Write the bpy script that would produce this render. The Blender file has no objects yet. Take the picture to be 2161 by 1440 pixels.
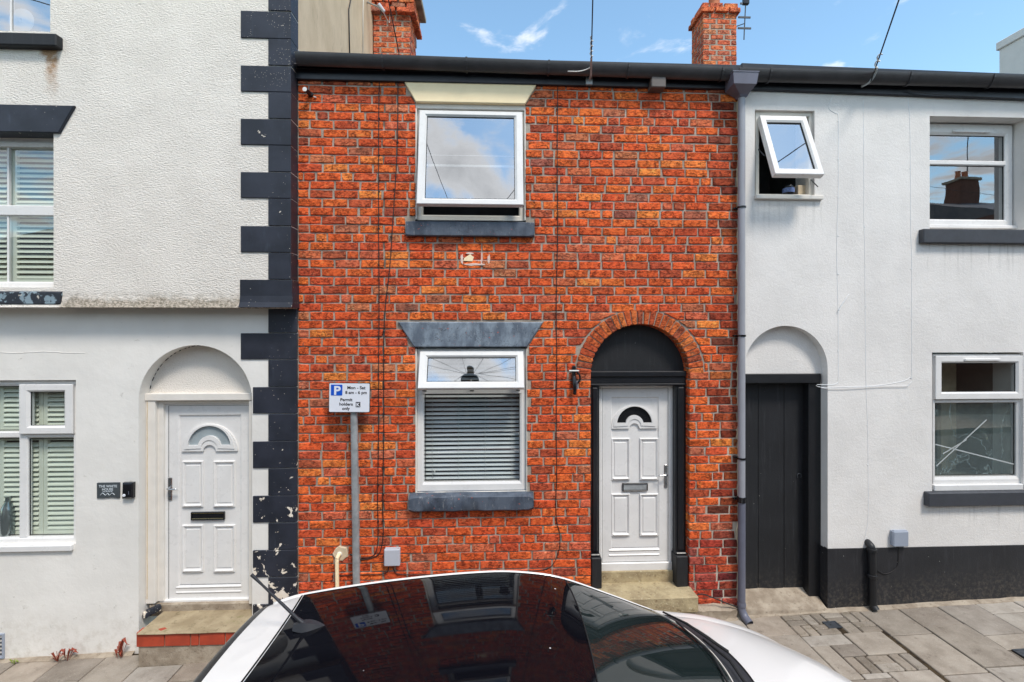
import bpy, bmesh, math, random
from mathutils import Vector, Matrix, noise

# ------------------------------------------------------------------ camera, world, sun
SC = bpy.context.scene
F, YH, CX, PHI, D, H = 1000.0, 700.0, 1080.5, math.atan(0.0417), 4.65, 2.93
SP, CP = math.sin(PHI), math.cos(PHI)
cam = bpy.data.cameras.new('camera')
cam.sensor_width = 36.0
cam.lens = 36.0 * F / 2161.0
cam.shift_y = -20.0 / 2161.0
cam.clip_start, cam.clip_end = 0.05, 2000.0
camo = bpy.data.objects.new('camera', cam)
SC.collection.objects.link(camo)
camo.location = (0, -D, H)
camo.rotation_euler = (math.pi / 2, 0, -PHI)
SC.camera = camo

SUN_DIR = Vector((0.35, -0.62, 1.1)).normalized()
world = bpy.data.worlds.new('World')
SC.world = world
world.use_nodes = True
wt = world.node_tree
wt.nodes.clear()
def wn(t, ins=None, **props):
    n = wt.nodes.new(t)
    for k, v in props.items():
        setattr(n, k, v)
    for k, v in (ins or {}).items():
        if hasattr(v, 'is_linked') or isinstance(v, bpy.types.NodeSocket):
            wt.links.new(v, n.inputs[k])
        else:
            n.inputs[k].default_value = v
    return n
sky = wn('ShaderNodeTexSky', sky_type='NISHITA', sun_disc=False,
         sun_elevation=math.asin(SUN_DIR.z), sun_rotation=math.atan2(SUN_DIR.x, SUN_DIR.y),
         air_density=1.0, dust_density=0.25, ozone_density=1.6)
geo = wn('ShaderNodeTexCoord')
sep = wn('ShaderNodeSeparateXYZ', {0: geo.outputs['Generated']})
zz = wn('ShaderNodeMath', {0: sep.outputs[2], 1: 0.12}, operation='ADD')
zz = wn('ShaderNodeMath', {0: zz.outputs[0], 1: 0.06}, operation='MAXIMUM')
dx = wn('ShaderNodeMath', {0: sep.outputs[0], 1: zz.outputs[0]}, operation='DIVIDE')
dy = wn('ShaderNodeMath', {0: sep.outputs[1], 1: zz.outputs[0]}, operation='DIVIDE')
cv = wn('ShaderNodeCombineXYZ', {0: dx.outputs[0], 1: dy.outputs[0], 2: 15.0})
big = wn('ShaderNodeTexNoise', {'Vector': cv.outputs[0], 'Scale': 0.33, 'Detail': 2.0})
fine = wn('ShaderNodeTexNoise', {'Vector': cv.outputs[0], 'Scale': 4.2, 'Detail': 9.0, 'Roughness': 0.56, 'Distortion': 0.25})
s1 = wn('ShaderNodeMath', {0: big.outputs[0], 1: 1.0}, operation='MULTIPLY')
s0 = wn('ShaderNodeMath', {0: fine.outputs[0], 1: 1.35}, operation='MULTIPLY')
s2 = wn('ShaderNodeMath', {0: s0.outputs[0], 1: s1.outputs[0]}, operation='ADD')
CLOUD_LO, CLOUD_HI = 1.12, 1.38
cr = wn('ShaderNodeMapRange', {0: s2.outputs[0], 1: CLOUD_LO, 2: CLOUD_HI, 3: 0.0, 4: 0.93})
cr.interpolation_type = 'SMOOTHSTEP'
shade = wn('ShaderNodeMapRange', {0: s2.outputs[0], 1: 1.22, 2: 1.62, 3: 1.0, 4: 0.58})
cc = wn('ShaderNodeVectorMath', {0: (7.2, 7.1, 7.0), 1: shade.outputs[0]}, operation='MULTIPLY')
skc = wn('ShaderNodeVectorMath', {0: sky.outputs[0], 1: (1.50, 1.66, 1.50)}, operation='MULTIPLY')
mix = wn('ShaderNodeMix', {0: cr.outputs[0], 6: skc.outputs[0], 7: cc.outputs[0]}, data_type='RGBA')
bg = wn('ShaderNodeBackground', {0: mix.outputs[2], 1: 0.145})
wo = wn('ShaderNodeOutputWorld', {0: bg.outputs[0]})

sl = bpy.data.lights.new('sun', 'SUN')
sl.energy, sl.angle, sl.color = 2.4, math.radians(13), (1.0, 0.93, 0.84)
slo = bpy.data.objects.new('sun', sl)
SC.collection.objects.link(slo)
slo.rotation_euler = SUN_DIR.to_track_quat('Z', 'Y').to_euler()
slo.location = SUN_DIR * 30

vs = SC.view_settings
vs.view_transform, vs.look, vs.exposure, vs.gamma = 'Standard', 'None', 0.42, 1.0
vs.use_curve_mapping = False
try:
    SC.cycles.use_denoising = True
    SC.cycles.max_bounces = 8
    SC.cycles.transparent_max_bounces = 12
    SC.cycles.caustics_reflective = False
    SC.cycles.caustics_refractive = False
except Exception:
    pass
random.seed(7)
SLOPE = 0.035                       # the street climbs to the right
def gz(x):
    return SLOPE * max(-14.0, min(14.0, x))
def X(px, Y=0.0):
    a = (px - CX) / F
    return (Y + D) / (CP - a * SP) * (SP + a * CP)
def Z(px, py, Y=0.0):
    a = (px - CX) / F
    return H + (Y + D) / (CP - a * SP) * (YH - py) / F
def P(px, py, Y=0.0):
    return Vector((X(px, Y), Y, Z(px, py, Y)))
def depth_of(px, xw):               # Y at which the column px meets world x
    a = (px - CX) / F
    return xw * (CP - a * SP) / (SP + a * CP) - D

# ------------------------------------------------------------------ mesh builder
def rnd(a, b):
    return random.uniform(a, b)
class MB:
    def __init__(s):
        s.v, s.f, s.m, s.c = [], [], [], []
    def add(s, vs_, fs, m=0, col=None):
        o = len(s.v)
        s.v += [Vector(p) for p in vs_]
        s.f += [tuple(i + o for i in f) for f in fs]
        s.m += [m] * len(fs)
        if col is not None:
            s.c += [col] * len(vs_)
        return s
    def xform(s, M):
        s.v = [M @ p for p in s.v]
        return s
    def box(s, x0, x1, y0, y1, z0, z1, c=0.003, m=0):
        x0, x1 = min(x0, x1), max(x0, x1); y0, y1 = min(y0, y1), max(y0, y1); z0, z1 = min(z0, z1), max(z0, z1)
        c = min(c, (x1 - x0) * .45, (y1 - y0) * .45, (z1 - z0) * .45)
        lo, hi = (x0, y0, z0), (x1, y1, z1)
        idx, vs_ = {}, []
        for sx in (0, 1):
            for sy in (0, 1):
                for sz in (0, 1):
                    sg = (sx, sy, sz)
                    for ax in range(3):
                        p = []
                        for k in range(3):
                            e = hi[k] if sg[k] else lo[k]
                            if k != ax:
                                e += -c if sg[k] else c
                            p.append(e)
                        idx[sg + (ax,)] = len(vs_)
                        vs_.append(p)
        fs = []
        for ax in range(3):
            o1, o2 = [k for k in range(3) if k != ax]
            for sd in (0, 1):
                q = []
                for (i, j) in ((0, 0), (1, 0), (1, 1), (0, 1)):
                    g = [0, 0, 0]; g[ax] = sd; g[o1] = i; g[o2] = j
                    q.append(idx[tuple(g) + (ax,)])
                fs.append(q)
            for i in (0, 1):
                for j in (0, 1):
                    g = [0, 0, 0]; g[o1] = i; g[o2] = j
                    g0 = tuple(g); g[ax] = 1; g1 = tuple(g)
                    fs.append([idx[g0 + (o1,)], idx[g1 + (o1,)], idx[g1 + (o2,)], idx[g0 + (o2,)]])
        for sx in (0, 1):
            for sy in (0, 1):
                for sz in (0, 1):
                    fs.append([idx[(sx, sy, sz, k)] for k in range(3)])
        return s.add(vs_, fs, m)
    def prism(s, poly, y0, y1, c=0.0, m=0):
        """poly = (x, z) outline, front at y0 (towards the street), chamfer c on the front edge"""
        n = len(poly)
        pts = [Vector((p[0], p[1])) for p in poly]
        area = sum(pts[i].x * pts[(i + 1) % n].y - pts[(i + 1) % n].x * pts[i].y for i in range(n))
        sg = 1 if area > 0 else -1
        ins = []
        for i in range(n):
            a, b, d_ = pts[i - 1], pts[i], pts[(i + 1) % n]
            e1, e2 = (b - a), (d_ - b)
            if e1.length < 1e-9 or e2.length < 1e-9:
                ins.append(b); continue
            n1 = Vector((-e1.y, e1.x)).normalized() * sg
            n2 = Vector((-e2.y, e2.x)).normalized() * sg
            bi = n1 + n2
            k = 1.0 / max(0.35, bi.dot(n1)) if bi.length > 1e-6 else 0
            ins.append(b + bi * k * c)
        if c > 0:
            vs_ = [(p.x, y0, p.y) for p in ins] + [(p.x, y0 + c, p.y) for p in pts] + [(p.x, y1, p.y) for p in pts]
            r = 3
        else:
            vs_ = [(p.x, y0, p.y) for p in pts] + [(p.x, y1, p.y) for p in pts]
            r = 2
        fs = [list(range(n)), [n * (r - 1) + i for i in range(n)][::-1]]
        for k in range(r - 1):
            for i in range(n):
                j = (i + 1) % n
                fs.append([k * n + i, k * n + j, (k + 1) * n + j, (k + 1) * n + i])
        return s.add(vs_, fs, m)
    def holed(s, outer, holes, y0, y1, m=0):
        bm = bmesh.new()
        for lp in [outer] + holes:
            v_ = [bm.verts.new((p[0], y0, p[1])) for p in lp]
            for i in range(len(v_)):
                bm.edges.new((v_[i], v_[(i + 1) % len(v_)]))
        bmesh.ops.triangle_fill(bm, use_beauty=True, edges=bm.edges[:])
        bm.verts.index_update()
        vs_ = [v_.co.copy() for v_ in bm.verts]
        fs = [[v_.index for v_ in f.verts] for f in bm.faces]
        bm.free()
        n = len(vs_)
        vs2 = vs_ + [Vector((p.x, y1, p.z)) for p in vs_]
        fs2 = fs + [[i + n for i in f][::-1] for f in fs]
        o = 0
        for lp in [outer] + holes:
            k = len(lp)
            for i in range(k):
                a, b = o + i, o + (i + 1) % k
                fs2.append([a, b, b + n, a + n])
            o += k
        return s.add(vs2, fs2, m)
    def tube(s, pts, r, n=8, m=0, cap=True):
        pts = [Vector(p) for p in pts]
        k = len(pts)
        rr = r if isinstance(r, (list, tuple)) else [r] * k
        t0 = (pts[1] - pts[0]).normalized()
        up = Vector((0, 0, 1)) if abs(t0.z) < 0.9 else Vector((1, 0, 0))
        u = (up - t0 * up.dot(t0)).normalized()
        vs_, fs = [], []
        for i in range(k):
            t = (pts[min(i + 1, k - 1)] - pts[max(i - 1, 0)]).normalized()
            u = (u - t * u.dot(t)).normalized()
            w = t.cross(u)
            for j in range(n):
                a = 2 * math.pi * j / n
                vs_.append(pts[i] + (u * math.cos(a) + w * math.sin(a)) * rr[i])
        for i in range(k - 1):
            for j in range(n):
                fs.append([i * n + j, i * n + (j + 1) % n, (i + 1) * n + (j + 1) % n, (i + 1) * n + j])
        if cap:
            fs.append(list(range(n))[::-1]); fs.append([(k - 1) * n + j for j in range(n)])
        return s.add(vs_, fs, m)
    def lathe(s, prof, c, axis='z', n=20, m=0):
        vs_, fs = [], []
        for (r, h) in prof:
            for j in range(n):
                a = 2 * math.pi * j / n
                p = (r * math.cos(a), r * math.sin(a), h)
                if axis == 'y':
                    p = (p[0], p[2], p[1])
                elif axis == 'x':
                    p = (p[2], p[0], p[1])
                vs_.append(Vector(p) + Vector(c))
        k = len(prof)
        for i in range(k - 1):
            for j in range(n):
                fs.append([i * n + j, i * n + (j + 1) % n, (i + 1) * n + (j + 1) % n, (i + 1) * n + j])
        fs.append(list(range(n))[::-1]); fs.append([(k - 1) * n + j for j in range(n)])
        return s.add(vs_, fs, m)
    def frame(s, x0, x1, z0, z1, w, yf, yb, bead=0.012, c=0.004, m=0):
        """mitred ring; w = (left, right, bottom, top) widths; sloping inner bead"""
        wl, wr, wb, wt_ = w if isinstance(w, (list, tuple)) else (w,) * 4
        mw = min(wl, wr, wb, wt_)
        prof = [(0, yb), (0, yf + c), (c / mw, yf), (1 - bead / mw, yf), (1, yf + bead), (1, yb)]
        vs_, fs = [], []
        for (t, y) in prof:
            vs_ += [(x0 + t * wl, y, z0 + t * wb), (x1 - t * wr, y, z0 + t * wb),
                    (x1 - t * wr, y, z1 - t * wt_), (x0 + t * wl, y, z1 - t * wt_)]
        k = len(prof)
        for i in range(k):
            for j in range(4):
                a, b = i * 4 + j, i * 4 + (j + 1) % 4
                i2 = (i + 1) % k
                fs.append([a, b, i2 * 4 + (j + 1) % 4, i2 * 4 + j])
        return s.add(vs_, fs, m)

WL = {}
COL = SC.collection
def wl_of(o):
    return WL[o.name] if o is not None else Vector((0, 0, 0))
def tag(o, label=None, cat=None, group=None, kind=None):
    if label: o['label'] = label
    if cat: o['category'] = cat
    if group: o['group'] = group
    if kind: o['kind'] = kind
    return o
def root(name, loc, label, cat, group=None):
    o = bpy.data.objects.new(name, None)
    COL.objects.link(o)
    o.location = loc
    o.empty_display_size = 0.2
    WL[o.name] = Vector(loc)
    return tag(o, label, cat, group)
def build(mb, name, mat, parent=None, label=None, cat=None, group=None, kind=None, smooth=False, recalc=True):
    vs_ = mb.v
    lo = Vector((min(p.x for p in vs_), min(p.y for p in vs_), min(p.z for p in vs_)))
    hi = Vector((max(p.x for p in vs_), max(p.y for p in vs_), max(p.z for p in vs_)))
    c = Vector(((lo.x + hi.x) / 2, (lo.y + hi.y) / 2, lo.z))
    me = bpy.data.meshes.new(name)
    me.from_pydata([p - c for p in vs_], [], mb.f)
    if recalc:
        bm = bmesh.new(); bm.from_mesh(me)
        bmesh.ops.recalc_face_normals(bm, faces=bm.faces[:])
        bm.to_mesh(me); bm.free()
    mats = mat if isinstance(mat, (list, tuple)) else [mat]
    for m_ in mats:
        me.materials.append(MATS[m_])
    if len(mats) > 1:
        me.polygons.foreach_set('material_index', mb.m)
    if mb.c:
        at = me.color_attributes.new('tint', 'FLOAT_COLOR', 'POINT')
        at.data.foreach_set('color', [x for q in mb.c for x in (q[0], q[1], q[2], q[3] if len(q) > 3 else 1.0)])
    if smooth:
        me.polygons.foreach_set('use_smooth', [True] * len(me.polygons))
        if smooth == 'auto':
            try:
                me.set_sharp_from_angle(angle=math.radians(38))
            except Exception:
                pass
    o = bpy.data.objects.new(name, me)
    COL.objects.link(o)
    if parent is not None:
        o.parent = parent
    o.location = c - wl_of(parent)
    WL[o.name] = c
    return tag(o, label, cat, group, kind)
def text_mb(body, size, at, align='CENTER', bold=0.0, y=0.0, thick=0.0008, wide=1.0):
    cu = bpy.data.curves.new('lettering', 'FONT')
    cu.body, cu.size, cu.align_x, cu.offset, cu.extrude = body, size, align, bold, 0.0
    cu.resolution_u = 3
    ob = bpy.data.objects.new('lettering_tmp', cu)
    COL.objects.link(ob)
    dg = bpy.context.evaluated_depsgraph_get()
    me = bpy.data.meshes.new_from_object(ob.evaluated_get(dg))
    mb = MB()
    mb.add([(at[0] + v_.co.x * wide, y, at[1] + v_.co.y) for v_ in me.vertices], [list(p.vertices) for p in me.polygons])
    bpy.data.objects.remove(ob); bpy.data.curves.remove(cu); bpy.data.meshes.remove(me)
    return mb
def arc(cx, cz, r, a0, a1, n, rz=None):
    rz = r if rz is None else rz
    return [(cx + r * math.cos(math.radians(a0 + (a1 - a0) * i / n)), cz + rz * math.sin(math.radians(a0 + (a1 - a0) * i / n))) for i in range(n + 1)]
def smooth_path(pts, k=6):
    pts = [Vector(p) for p in pts]
    out = []
    for i in range(len(pts) - 1):
        p0, p1, p2, p3 = pts[max(i - 1, 0)], pts[i], pts[i + 1], pts[min(i + 2, len(pts) - 1)]
        for j in range(k):
            t = j / k
            out.append(0.5 * ((2 * p1) + (p2 - p0) * t + (2 * p0 - 5 * p1 + 4 * p2 - p3) * t * t + (3 * p1 - p0 - 3 * p2 + p3) * t ** 3))
    return out + [pts[-1]]

# ------------------------------------------------------------------ materials
MATS = {}
def lin(r, g, b):
    f = lambda u: (u / 255 / 12.92) if u <= 10 else ((u / 255 + 0.055) / 1.055) ** 2.4
    return (f(r), f(g), f(b), 1.0)
class NT:
    def __init__(s, name):
        s.mat = bpy.data.materials.new(name)
        s.mat.use_nodes = True
        s.t = s.mat.node_tree
        s.t.nodes.clear()
        s.out = s.t.nodes.new('ShaderNodeOutputMaterial')
        MATS[name] = s.mat
        s._pos = None
    def n(s, t, ins=None, **props):
        nd = s.t.nodes.new('ShaderNode' + t)
        for k, v in props.items():
            setattr(nd, k, v)
        for k, v in (ins or {}).items():
            if isinstance(v, bpy.types.NodeSocket):
                s.t.links.new(v, nd.inputs[k])
            else:
                nd.inputs[k].default_value = v
        return nd
    @property
    def pos(s):
        if s._pos is None:
            s._pos = s.n('NewGeometry').outputs['Position']
        return s._pos
    def noise(s, scale, detail=4.0, rough=0.55, vec=None, stretch=None, dist=0.0):
        v = vec or s.pos
        if stretch:
            v = s.n('VectorMath', {0: v, 1: stretch}, operation='MULTIPLY').outputs[0]
        return s.n('TexNoise', {'Vector': v, 'Scale': scale, 'Detail': detail, 'Roughness': rough, 'Distortion': dist}).outputs[0]
    def vor(s, scale, feature='F1', stretch=None, rnd_=1.0):
        v = s.pos
        if stretch:
            v = s.n('VectorMath', {0: v, 1: stretch}, operation='MULTIPLY').outputs[0]
        return s.n('TexVoronoi', {'Vector': v, 'Scale': scale, 'Randomness': rnd_}, feature=feature).outputs[0]
    def rng(s, v, a, b, c=0.0, d=1.0, smooth=True):
        nd = s.n('MapRange', {0: v, 1: a, 2: b, 3: c, 4: d})
        if smooth: nd.interpolation_type = 'SMOOTHSTEP'
        return nd.outputs[0]
    def math(s, op, a, b=0.0):
        return s.n('Math', {0: a, 1: b}, operation=op).outputs[0]
    def mix(s, f, a, b, blend='MIX'):
        return s.n('Mix', {0: f, 6: a, 7: b}, data_type='RGBA', blend_type=blend).outputs[2]
    def xyz(s):
        o = s.n('SeparateXYZ', {0: s.pos}).outputs
        return o[0], o[1], o[2]
    def bump(s, h, strength=0.5, dist=0.01, normal=None):
        ins = {'Height': h, 'Strength': strength, 'Distance': dist}
        if normal is not None: ins['Normal'] = normal
        return s.n('Bump', ins).outputs[0]
    def done(s, color, rough=0.7, normal=None, metallic=0.0, spec=0.5, coat=0.0, coat_rough=0.05):
        ins = {'Base Color': color, 'Roughness': rough, 'Metallic': metallic, 'Specular IOR Level': spec, 'Coat Weight': coat, 'Coat Roughness': coat_rough}
        if normal is not None: ins['Normal'] = normal
        b = s.n('BsdfPrincipled', ins)
        s.t.links.new(b.outputs[0], s.out.inputs[0])
        return s.mat
def inr(nt, v, a, b, soft):            # soft box mask
    return nt.math('MULTIPLY', nt.rng(v, a - soft, a + soft), nt.rng(v, b - soft, b + soft, 1.0, 0.0))
def plain(name, col, rough=0.6, var=0.12, scale=9.0, bump=0.0, bscale=120.0, bdist=0.002, metallic=0.0, spec=0.5, coat=0.0):
    t = NT(name)
    nz = t.noise(scale, 5.0, 0.6)
    c2 = tuple(x * (1 - var) for x in col[:3]) + (1.0,)
    c1 = tuple(min(1.0, x * (1 + var)) for x in col[:3]) + (1.0,)
    colr = t.mix(t.rng(nz, 0.3, 0.7), c2, c1)
    rr = t.rng(t.noise(scale * 3.1, 3.0), 0.3, 0.7, rough * 0.88, min(1.0, rough * 1.12))
    nr = t.bump(t.noise(bscale, 4.0), bump, bdist) if bump else None
    return t.done(colr, rr, nr, metallic, spec, coat)
# ---- special materials
def make_materials():
    # brick: own colour per brick (attribute), firing marks, pits and creases
    t = NT('brick')
    tint = t.n('Attribute', attribute_name='tint').outputs['Color']
    n1 = t.noise(30, 5, .62, stretch=(1, 1, 2.0))
    n2 = t.noise(95, 5, .62, stretch=(1, 1, 1.6))
    c = t.mix(t.rng(n1, .42, .64), t.mix(1.0, tint, (1.16, 1.22, 1.2, 1), 'MULTIPLY'), t.mix(1.0, tint, (.66, .54, .56, 1), 'MULTIPLY'))
    c = t.mix(t.rng(t.noise(16, 4, .6), .56, .70, 0, .8), c, t.mix(1.0, tint, (1.15, 1.9, 2.2, 1), 'MULTIPLY'))
    c = t.mix(t.rng(t.noise(19, 4, .6, dist=.6), .60, .72, 0, .55), c, (.26, .12, .085, 1))
    cre = t.noise(22, 7, .66, stretch=(.65, 1, 1.5), dist=1.3)
    crease = t.math('MULTIPLY', t.rng(t.math('ABSOLUTE', t.math('SUBTRACT', cre, .5)), 0.0, .034, 1.0, 0.0), t.rng(t.noise(13, 3, .5), .42, .54))
    pit = t.math('MULTIPLY', t.rng(t.vor(90, stretch=(1, 1, 1.3)), .12, .28, 1.0, 0.0), t.rng(t.noise(24, 2), .45, .60))
    dark = t.math('MAXIMUM', t.math('MULTIPLY', crease, .9), t.math('MULTIPLY', pit, .85))
    c = t.mix(dark, c, t.mix(1.0, tint, (.16, .13, .15, 1), 'MULTIPLY'))
    blot = t.rng(t.noise(5.5, 4, .6), .56, .76, 0, .5)
    c = t.mix(blot, c, (.075, .04, .03, 1))
    wea = t.rng(t.noise(1.1, 5, .65, stretch=(1.2, 1, .7)), .44, .70, 0, .28)
    c = t.mix(wea, c, t.mix(1.0, c, (.55, .6, .7, 1), 'MULTIPLY'))
    fleck = t.math('MULTIPLY', t.rng(t.vor(140), .05, .12, 1.0, 0.0), t.rng(t.noise(9, 3), .57, .66))
    c = t.mix(t.math('MULTIPLY', fleck, .8), c, (.62, .48, .38, 1))
    h = t.math('SUBTRACT', t.math('MULTIPLY', n2, .6), t.math('MULTIPLY', dark, 1.0))
    h = t.math('ADD', h, t.math('MULTIPLY', n1, .7))
    t.done(c, .82, t.bump(h, .9, .007), spec=.25)
    # mortar
    t = NT('mortar')
    x, y, z = t.xyz()
    c = t.mix(t.rng(t.noise(7, 4), .3, .7), lin(184, 173, 160), lin(154, 142, 129))
    c = t.mix(t.rng(t.noise(120, 4), .45, .75, 0, .6), c, lin(120, 108, 98))
    pale = t.math('MULTIPLY', t.rng(x, X(1470), X(1550)), t.rng(z, Z(1500, 760), Z(1500, 1000), 0, 1))
    c = t.mix(t.math('MULTIPLY', pale, .75), c, lin(214, 206, 192))
    px = inr(t, x, X(974), X(1033), .01); pz = inr(t, z, Z(1000, 560), Z(1000, 533), .01)
    c = t.mix(t.math('MULTIPLY', px, pz), c, lin(226, 196, 184))
    soot = t.math('MULTIPLY', inr(t, x, X(800), X(822), .05), t.rng(t.noise(6, 4), .4, .6))
    c = t.mix(t.math('MULTIPLY', soot, .7), c, lin(78, 70, 60))
    t.done(c, .95, t.bump(t.noise(160, 4, .7), .6, .006), spec=.2)
    # roughcast of the tall house
    t = NT('roughcast_plain')
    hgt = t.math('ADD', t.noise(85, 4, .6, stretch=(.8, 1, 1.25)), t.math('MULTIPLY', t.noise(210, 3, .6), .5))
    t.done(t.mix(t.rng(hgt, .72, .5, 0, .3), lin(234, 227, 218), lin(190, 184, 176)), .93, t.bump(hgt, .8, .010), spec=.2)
    t = NT('roughcast')
    x, y, z = t.xyz()
    dv = t.n('Mapping', {'Vector': t.pos, 'Rotation': (0, math.radians(28), 0), 'Scale': (.7, 1, 1.5)}).outputs[0]
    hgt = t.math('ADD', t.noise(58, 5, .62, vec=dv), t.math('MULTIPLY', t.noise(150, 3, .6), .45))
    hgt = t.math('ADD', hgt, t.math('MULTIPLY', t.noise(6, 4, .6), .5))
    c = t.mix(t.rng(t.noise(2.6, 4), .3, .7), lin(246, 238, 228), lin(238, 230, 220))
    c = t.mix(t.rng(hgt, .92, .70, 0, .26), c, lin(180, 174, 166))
    xr, zr = X(112, -.14), Z(108, 100, -.14)
    wob = t.math('MULTIPLY', t.math('SUBTRACT', t.noise(9, 3), .5), .10)
    xx = t.math('ADD', x, wob)
    rust = t.math('MULTIPLY', inr(t, xx, xr - .055, xr + .035, .035), t.math('MULTIPLY', t.rng(z, zr - .55, zr - .02, 0, 1), t.rng(z, zr, zr + .012, 1, 0)))
    rust = t.math('MULTIPLY', rust, t.rng(t.noise(20, 4), .25, .7, .35, 1))
    rust2 = t.math('MULTIPLY', inr(t, xx, xr - .10, xr + .04, .04), inr(t, z, zr - .08, zr, .03))
    rust = t.math('MAXIMUM', rust, t.math('MULTIPLY', rust2, .9))
    c = t.mix(t.math('MINIMUM', t.math('MULTIPLY', rust, 1.15), .8), c, t.mix(t.noise(30, 3), lin(176, 118, 30), lin(140, 92, 40)))
    zb = Z(300, 646, -.14)
    zw = t.math('ADD', z, t.math('MULTIPLY', t.math('SUBTRACT', t.noise(7, 4, .7), .5), .22))
    dirt = t.math('MULTIPLY', t.rng(zw, zb - .02, zb + .15, 1, 0), t.rng(x, X(118, -.14), X(150, -.14)))
    c = t.mix(t.math('MINIMUM', t.math('MULTIPLY', dirt, 1.3), .9), c, t.mix(t.rng(t.noise(45, 4), .4, .6), lin(138, 128, 112), lin(192, 178, 162)))
    speck = t.math('MULTIPLY', t.rng(t.noise(60, 3), .60, .68), t.rng(zw, zb - .02, zb + .11, 1, 0))
    c = t.mix(t.math('MULTIPLY', speck, .8), c, lin(95, 85, 62))
    t.done(c, .93, t.bump(hgt, .9, .019), spec=.2)
    # smooth painted render, patched and flaking
    t = NT('smooth_render')
    x, y, z = t.xyz()
    c = t.mix(t.rng(t.noise(1.6, 5), .3, .7), lin(234, 230, 224), lin(224, 220, 214))
    gr = t.rng(z, -.1, .45, 1, 0)
    gr = t.math('MULTIPLY', gr, t.rng(t.noise(10, 5, .7), .42, .72))
    c = t.mix(t.math('MULTIPLY', gr, .5), c, lin(186, 177, 162))
    flk = t.noise(11, 6, .72)
    flake = t.math('MULTIPLY', t.rng(flk, .635, .65), t.rng(t.noise(2.2, 2), .43, .55))
    c = t.mix(t.math('MULTIPLY', flake, .4), c, lin(196, 190, 180))
    h = t.math('ADD', t.math('MULTIPLY', t.noise(3.0, 5, .6), 1.4), t.math('MULTIPLY', flake, .6))
    h = t.math('ADD', h, t.math('MULTIPLY', t.noise(60, 5, .6), .10))
    t.done(c, .72, t.bump(h, .55, .012), spec=.35)
    # fine textured masonry paint of the right house
    t = NT('textured_render')
    c = t.mix(t.rng(t.noise(1.9, 4), .3, .7), lin(231, 227, 223), lin(221, 217, 213))
    h = t.math('ADD', t.math('MULTIPLY', t.noise(120, 4, .6), .55), t.math('MULTIPLY', t.noise(5, 5, .6), 1.0))
    h = t.math('ADD', h, t.math('MULTIPLY', t.noise(42, 4, .6), .55))
    gd = t.math('MULTIPLY', t.rng(t.noise(3, 5, .7, stretch=(2.2, 1, .35)), .56, .8), .22)
    c = t.mix(gd, c, lin(186, 186, 182))
    x, y, z = t.xyz()
    for (xa, xb, zt_, ln) in ((X(1948), X(2300), Z(2060, 514), .5), (X(1958), X(2300), Z(2060, 1067), .32), (X(1586), X(1739), Z(1660, 427), .45)):
        st_ = t.math('MULTIPLY', inr(t, x, xa, xb, .02), t.math('MULTIPLY', t.rng(z, zt_ - ln, zt_, 0, 1), t.rng(z, zt_, zt_ + .01, 1, 0)))
        st_ = t.math('MULTIPLY', st_, t.rng(t.noise(14, 4, .6, stretch=(1.6, 1, .12)), .48, .72, 0, .38))
        c = t.mix(st_, c, lin(150, 148, 140))
    spl = t.math('MULTIPLY', t.rng(z, .45, .95, 1, 0), t.rng(t.noise(22, 5, .7), .5, .75, 0, .3))
    c = t.mix(spl, c, lin(170, 166, 156))
    t.done(c, .8, t.bump(h, .6, .009), spec=.3)
    # black paint, peeling to cream more and more towards the ground
    t = NT('peeling_black')
    x, y, z = t.xyz()
    base = t.mix(t.rng(t.noise(4, 4), .3, .7), lin(34, 37, 46), lin(47, 50, 61))
    base = t.mix(t.math('MULTIPLY', t.rng(t.noise(6, 4, .6, stretch=(2.5, 1, .6)), .6, .8), .35), base, lin(78, 88, 102))
    big = t.noise(8.5, 6, .62, dist=.4)
    th = t.rng(z, .2, 2.3, .555, .70, smooth=False)
    edge = t.rng(x, X(585), X(612), 0, .015)
    peel = t.rng(t.math('SUBTRACT', big, t.math('SUBTRACT', th, edge)), 0.0, .012)
    spk = t.math('MULTIPLY', t.rng(t.vor(30), .07, .11, 1, 0), t.rng(t.noise(3.3, 3), .50, .62))
    spk2 = t.math('MULTIPLY', t.rng(t.vor(55), .10, .15, 1, 0), t.math('MULTIPLY', t.rng(z, 4.9, 5.6), t.rng(t.noise(5, 3), .46, .58)))
    msk = t.math('MAXIMUM', peel, t.math('MAXIMUM', spk, spk2))
    c = t.mix(msk, base, t.mix(t.noise(18, 3), lin(226, 208, 184), lin(236, 230, 220)))
    h = t.math('SUBTRACT', t.math('MULTIPLY', t.noise(22, 4), .25), t.math('MULTIPLY', msk, .6))
    t.done(c, t.rng(msk, 0, 1, .48, .9), t.bump(h, .5, .006), spec=.4)
    # slate-grey painted stone (cottage sills and lintel), worn
    for nm, a, b, w in (('grey_paint_worn', lin(92, 102, 115), lin(134, 146, 158), lin(168, 172, 174)),
                        ('grey_paint_sill', lin(62, 70, 83), lin(88, 97, 110), lin(150, 152, 155))):
        t = NT(nm)
        x, y, z = t.xyz()
        c = t.mix(t.rng(t.noise(9, 5, .6, stretch=(1, 1, .5)), .34, .66), a, b)
        c = t.mix(t.math('MULTIPLY', t.rng(t.noise(26, 5, .7, stretch=(1.6, 1, .6)), .58, .72), .55), c, w)
        red = t.math('MULTIPLY', t.rng(t.noise(33, 4), .68, .71), .8)
        c = t.mix(red, c, lin(188, 92, 70))
        ck = t.math('MULTIPLY', t.rng(t.math('ABSOLUTE', t.math('SUBTRACT', t.noise(6, 4, .6, dist=.5), .5)), 0, .008, 1, 0), .7)
        c = t.mix(ck, c, lin(46, 50, 56))
        t.done(c, .6, t.bump(t.noise(40, 5, .6), .5, .005), spec=.4)
    # peeling sill of the tall house
    t = NT('peeling_sill')
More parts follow.
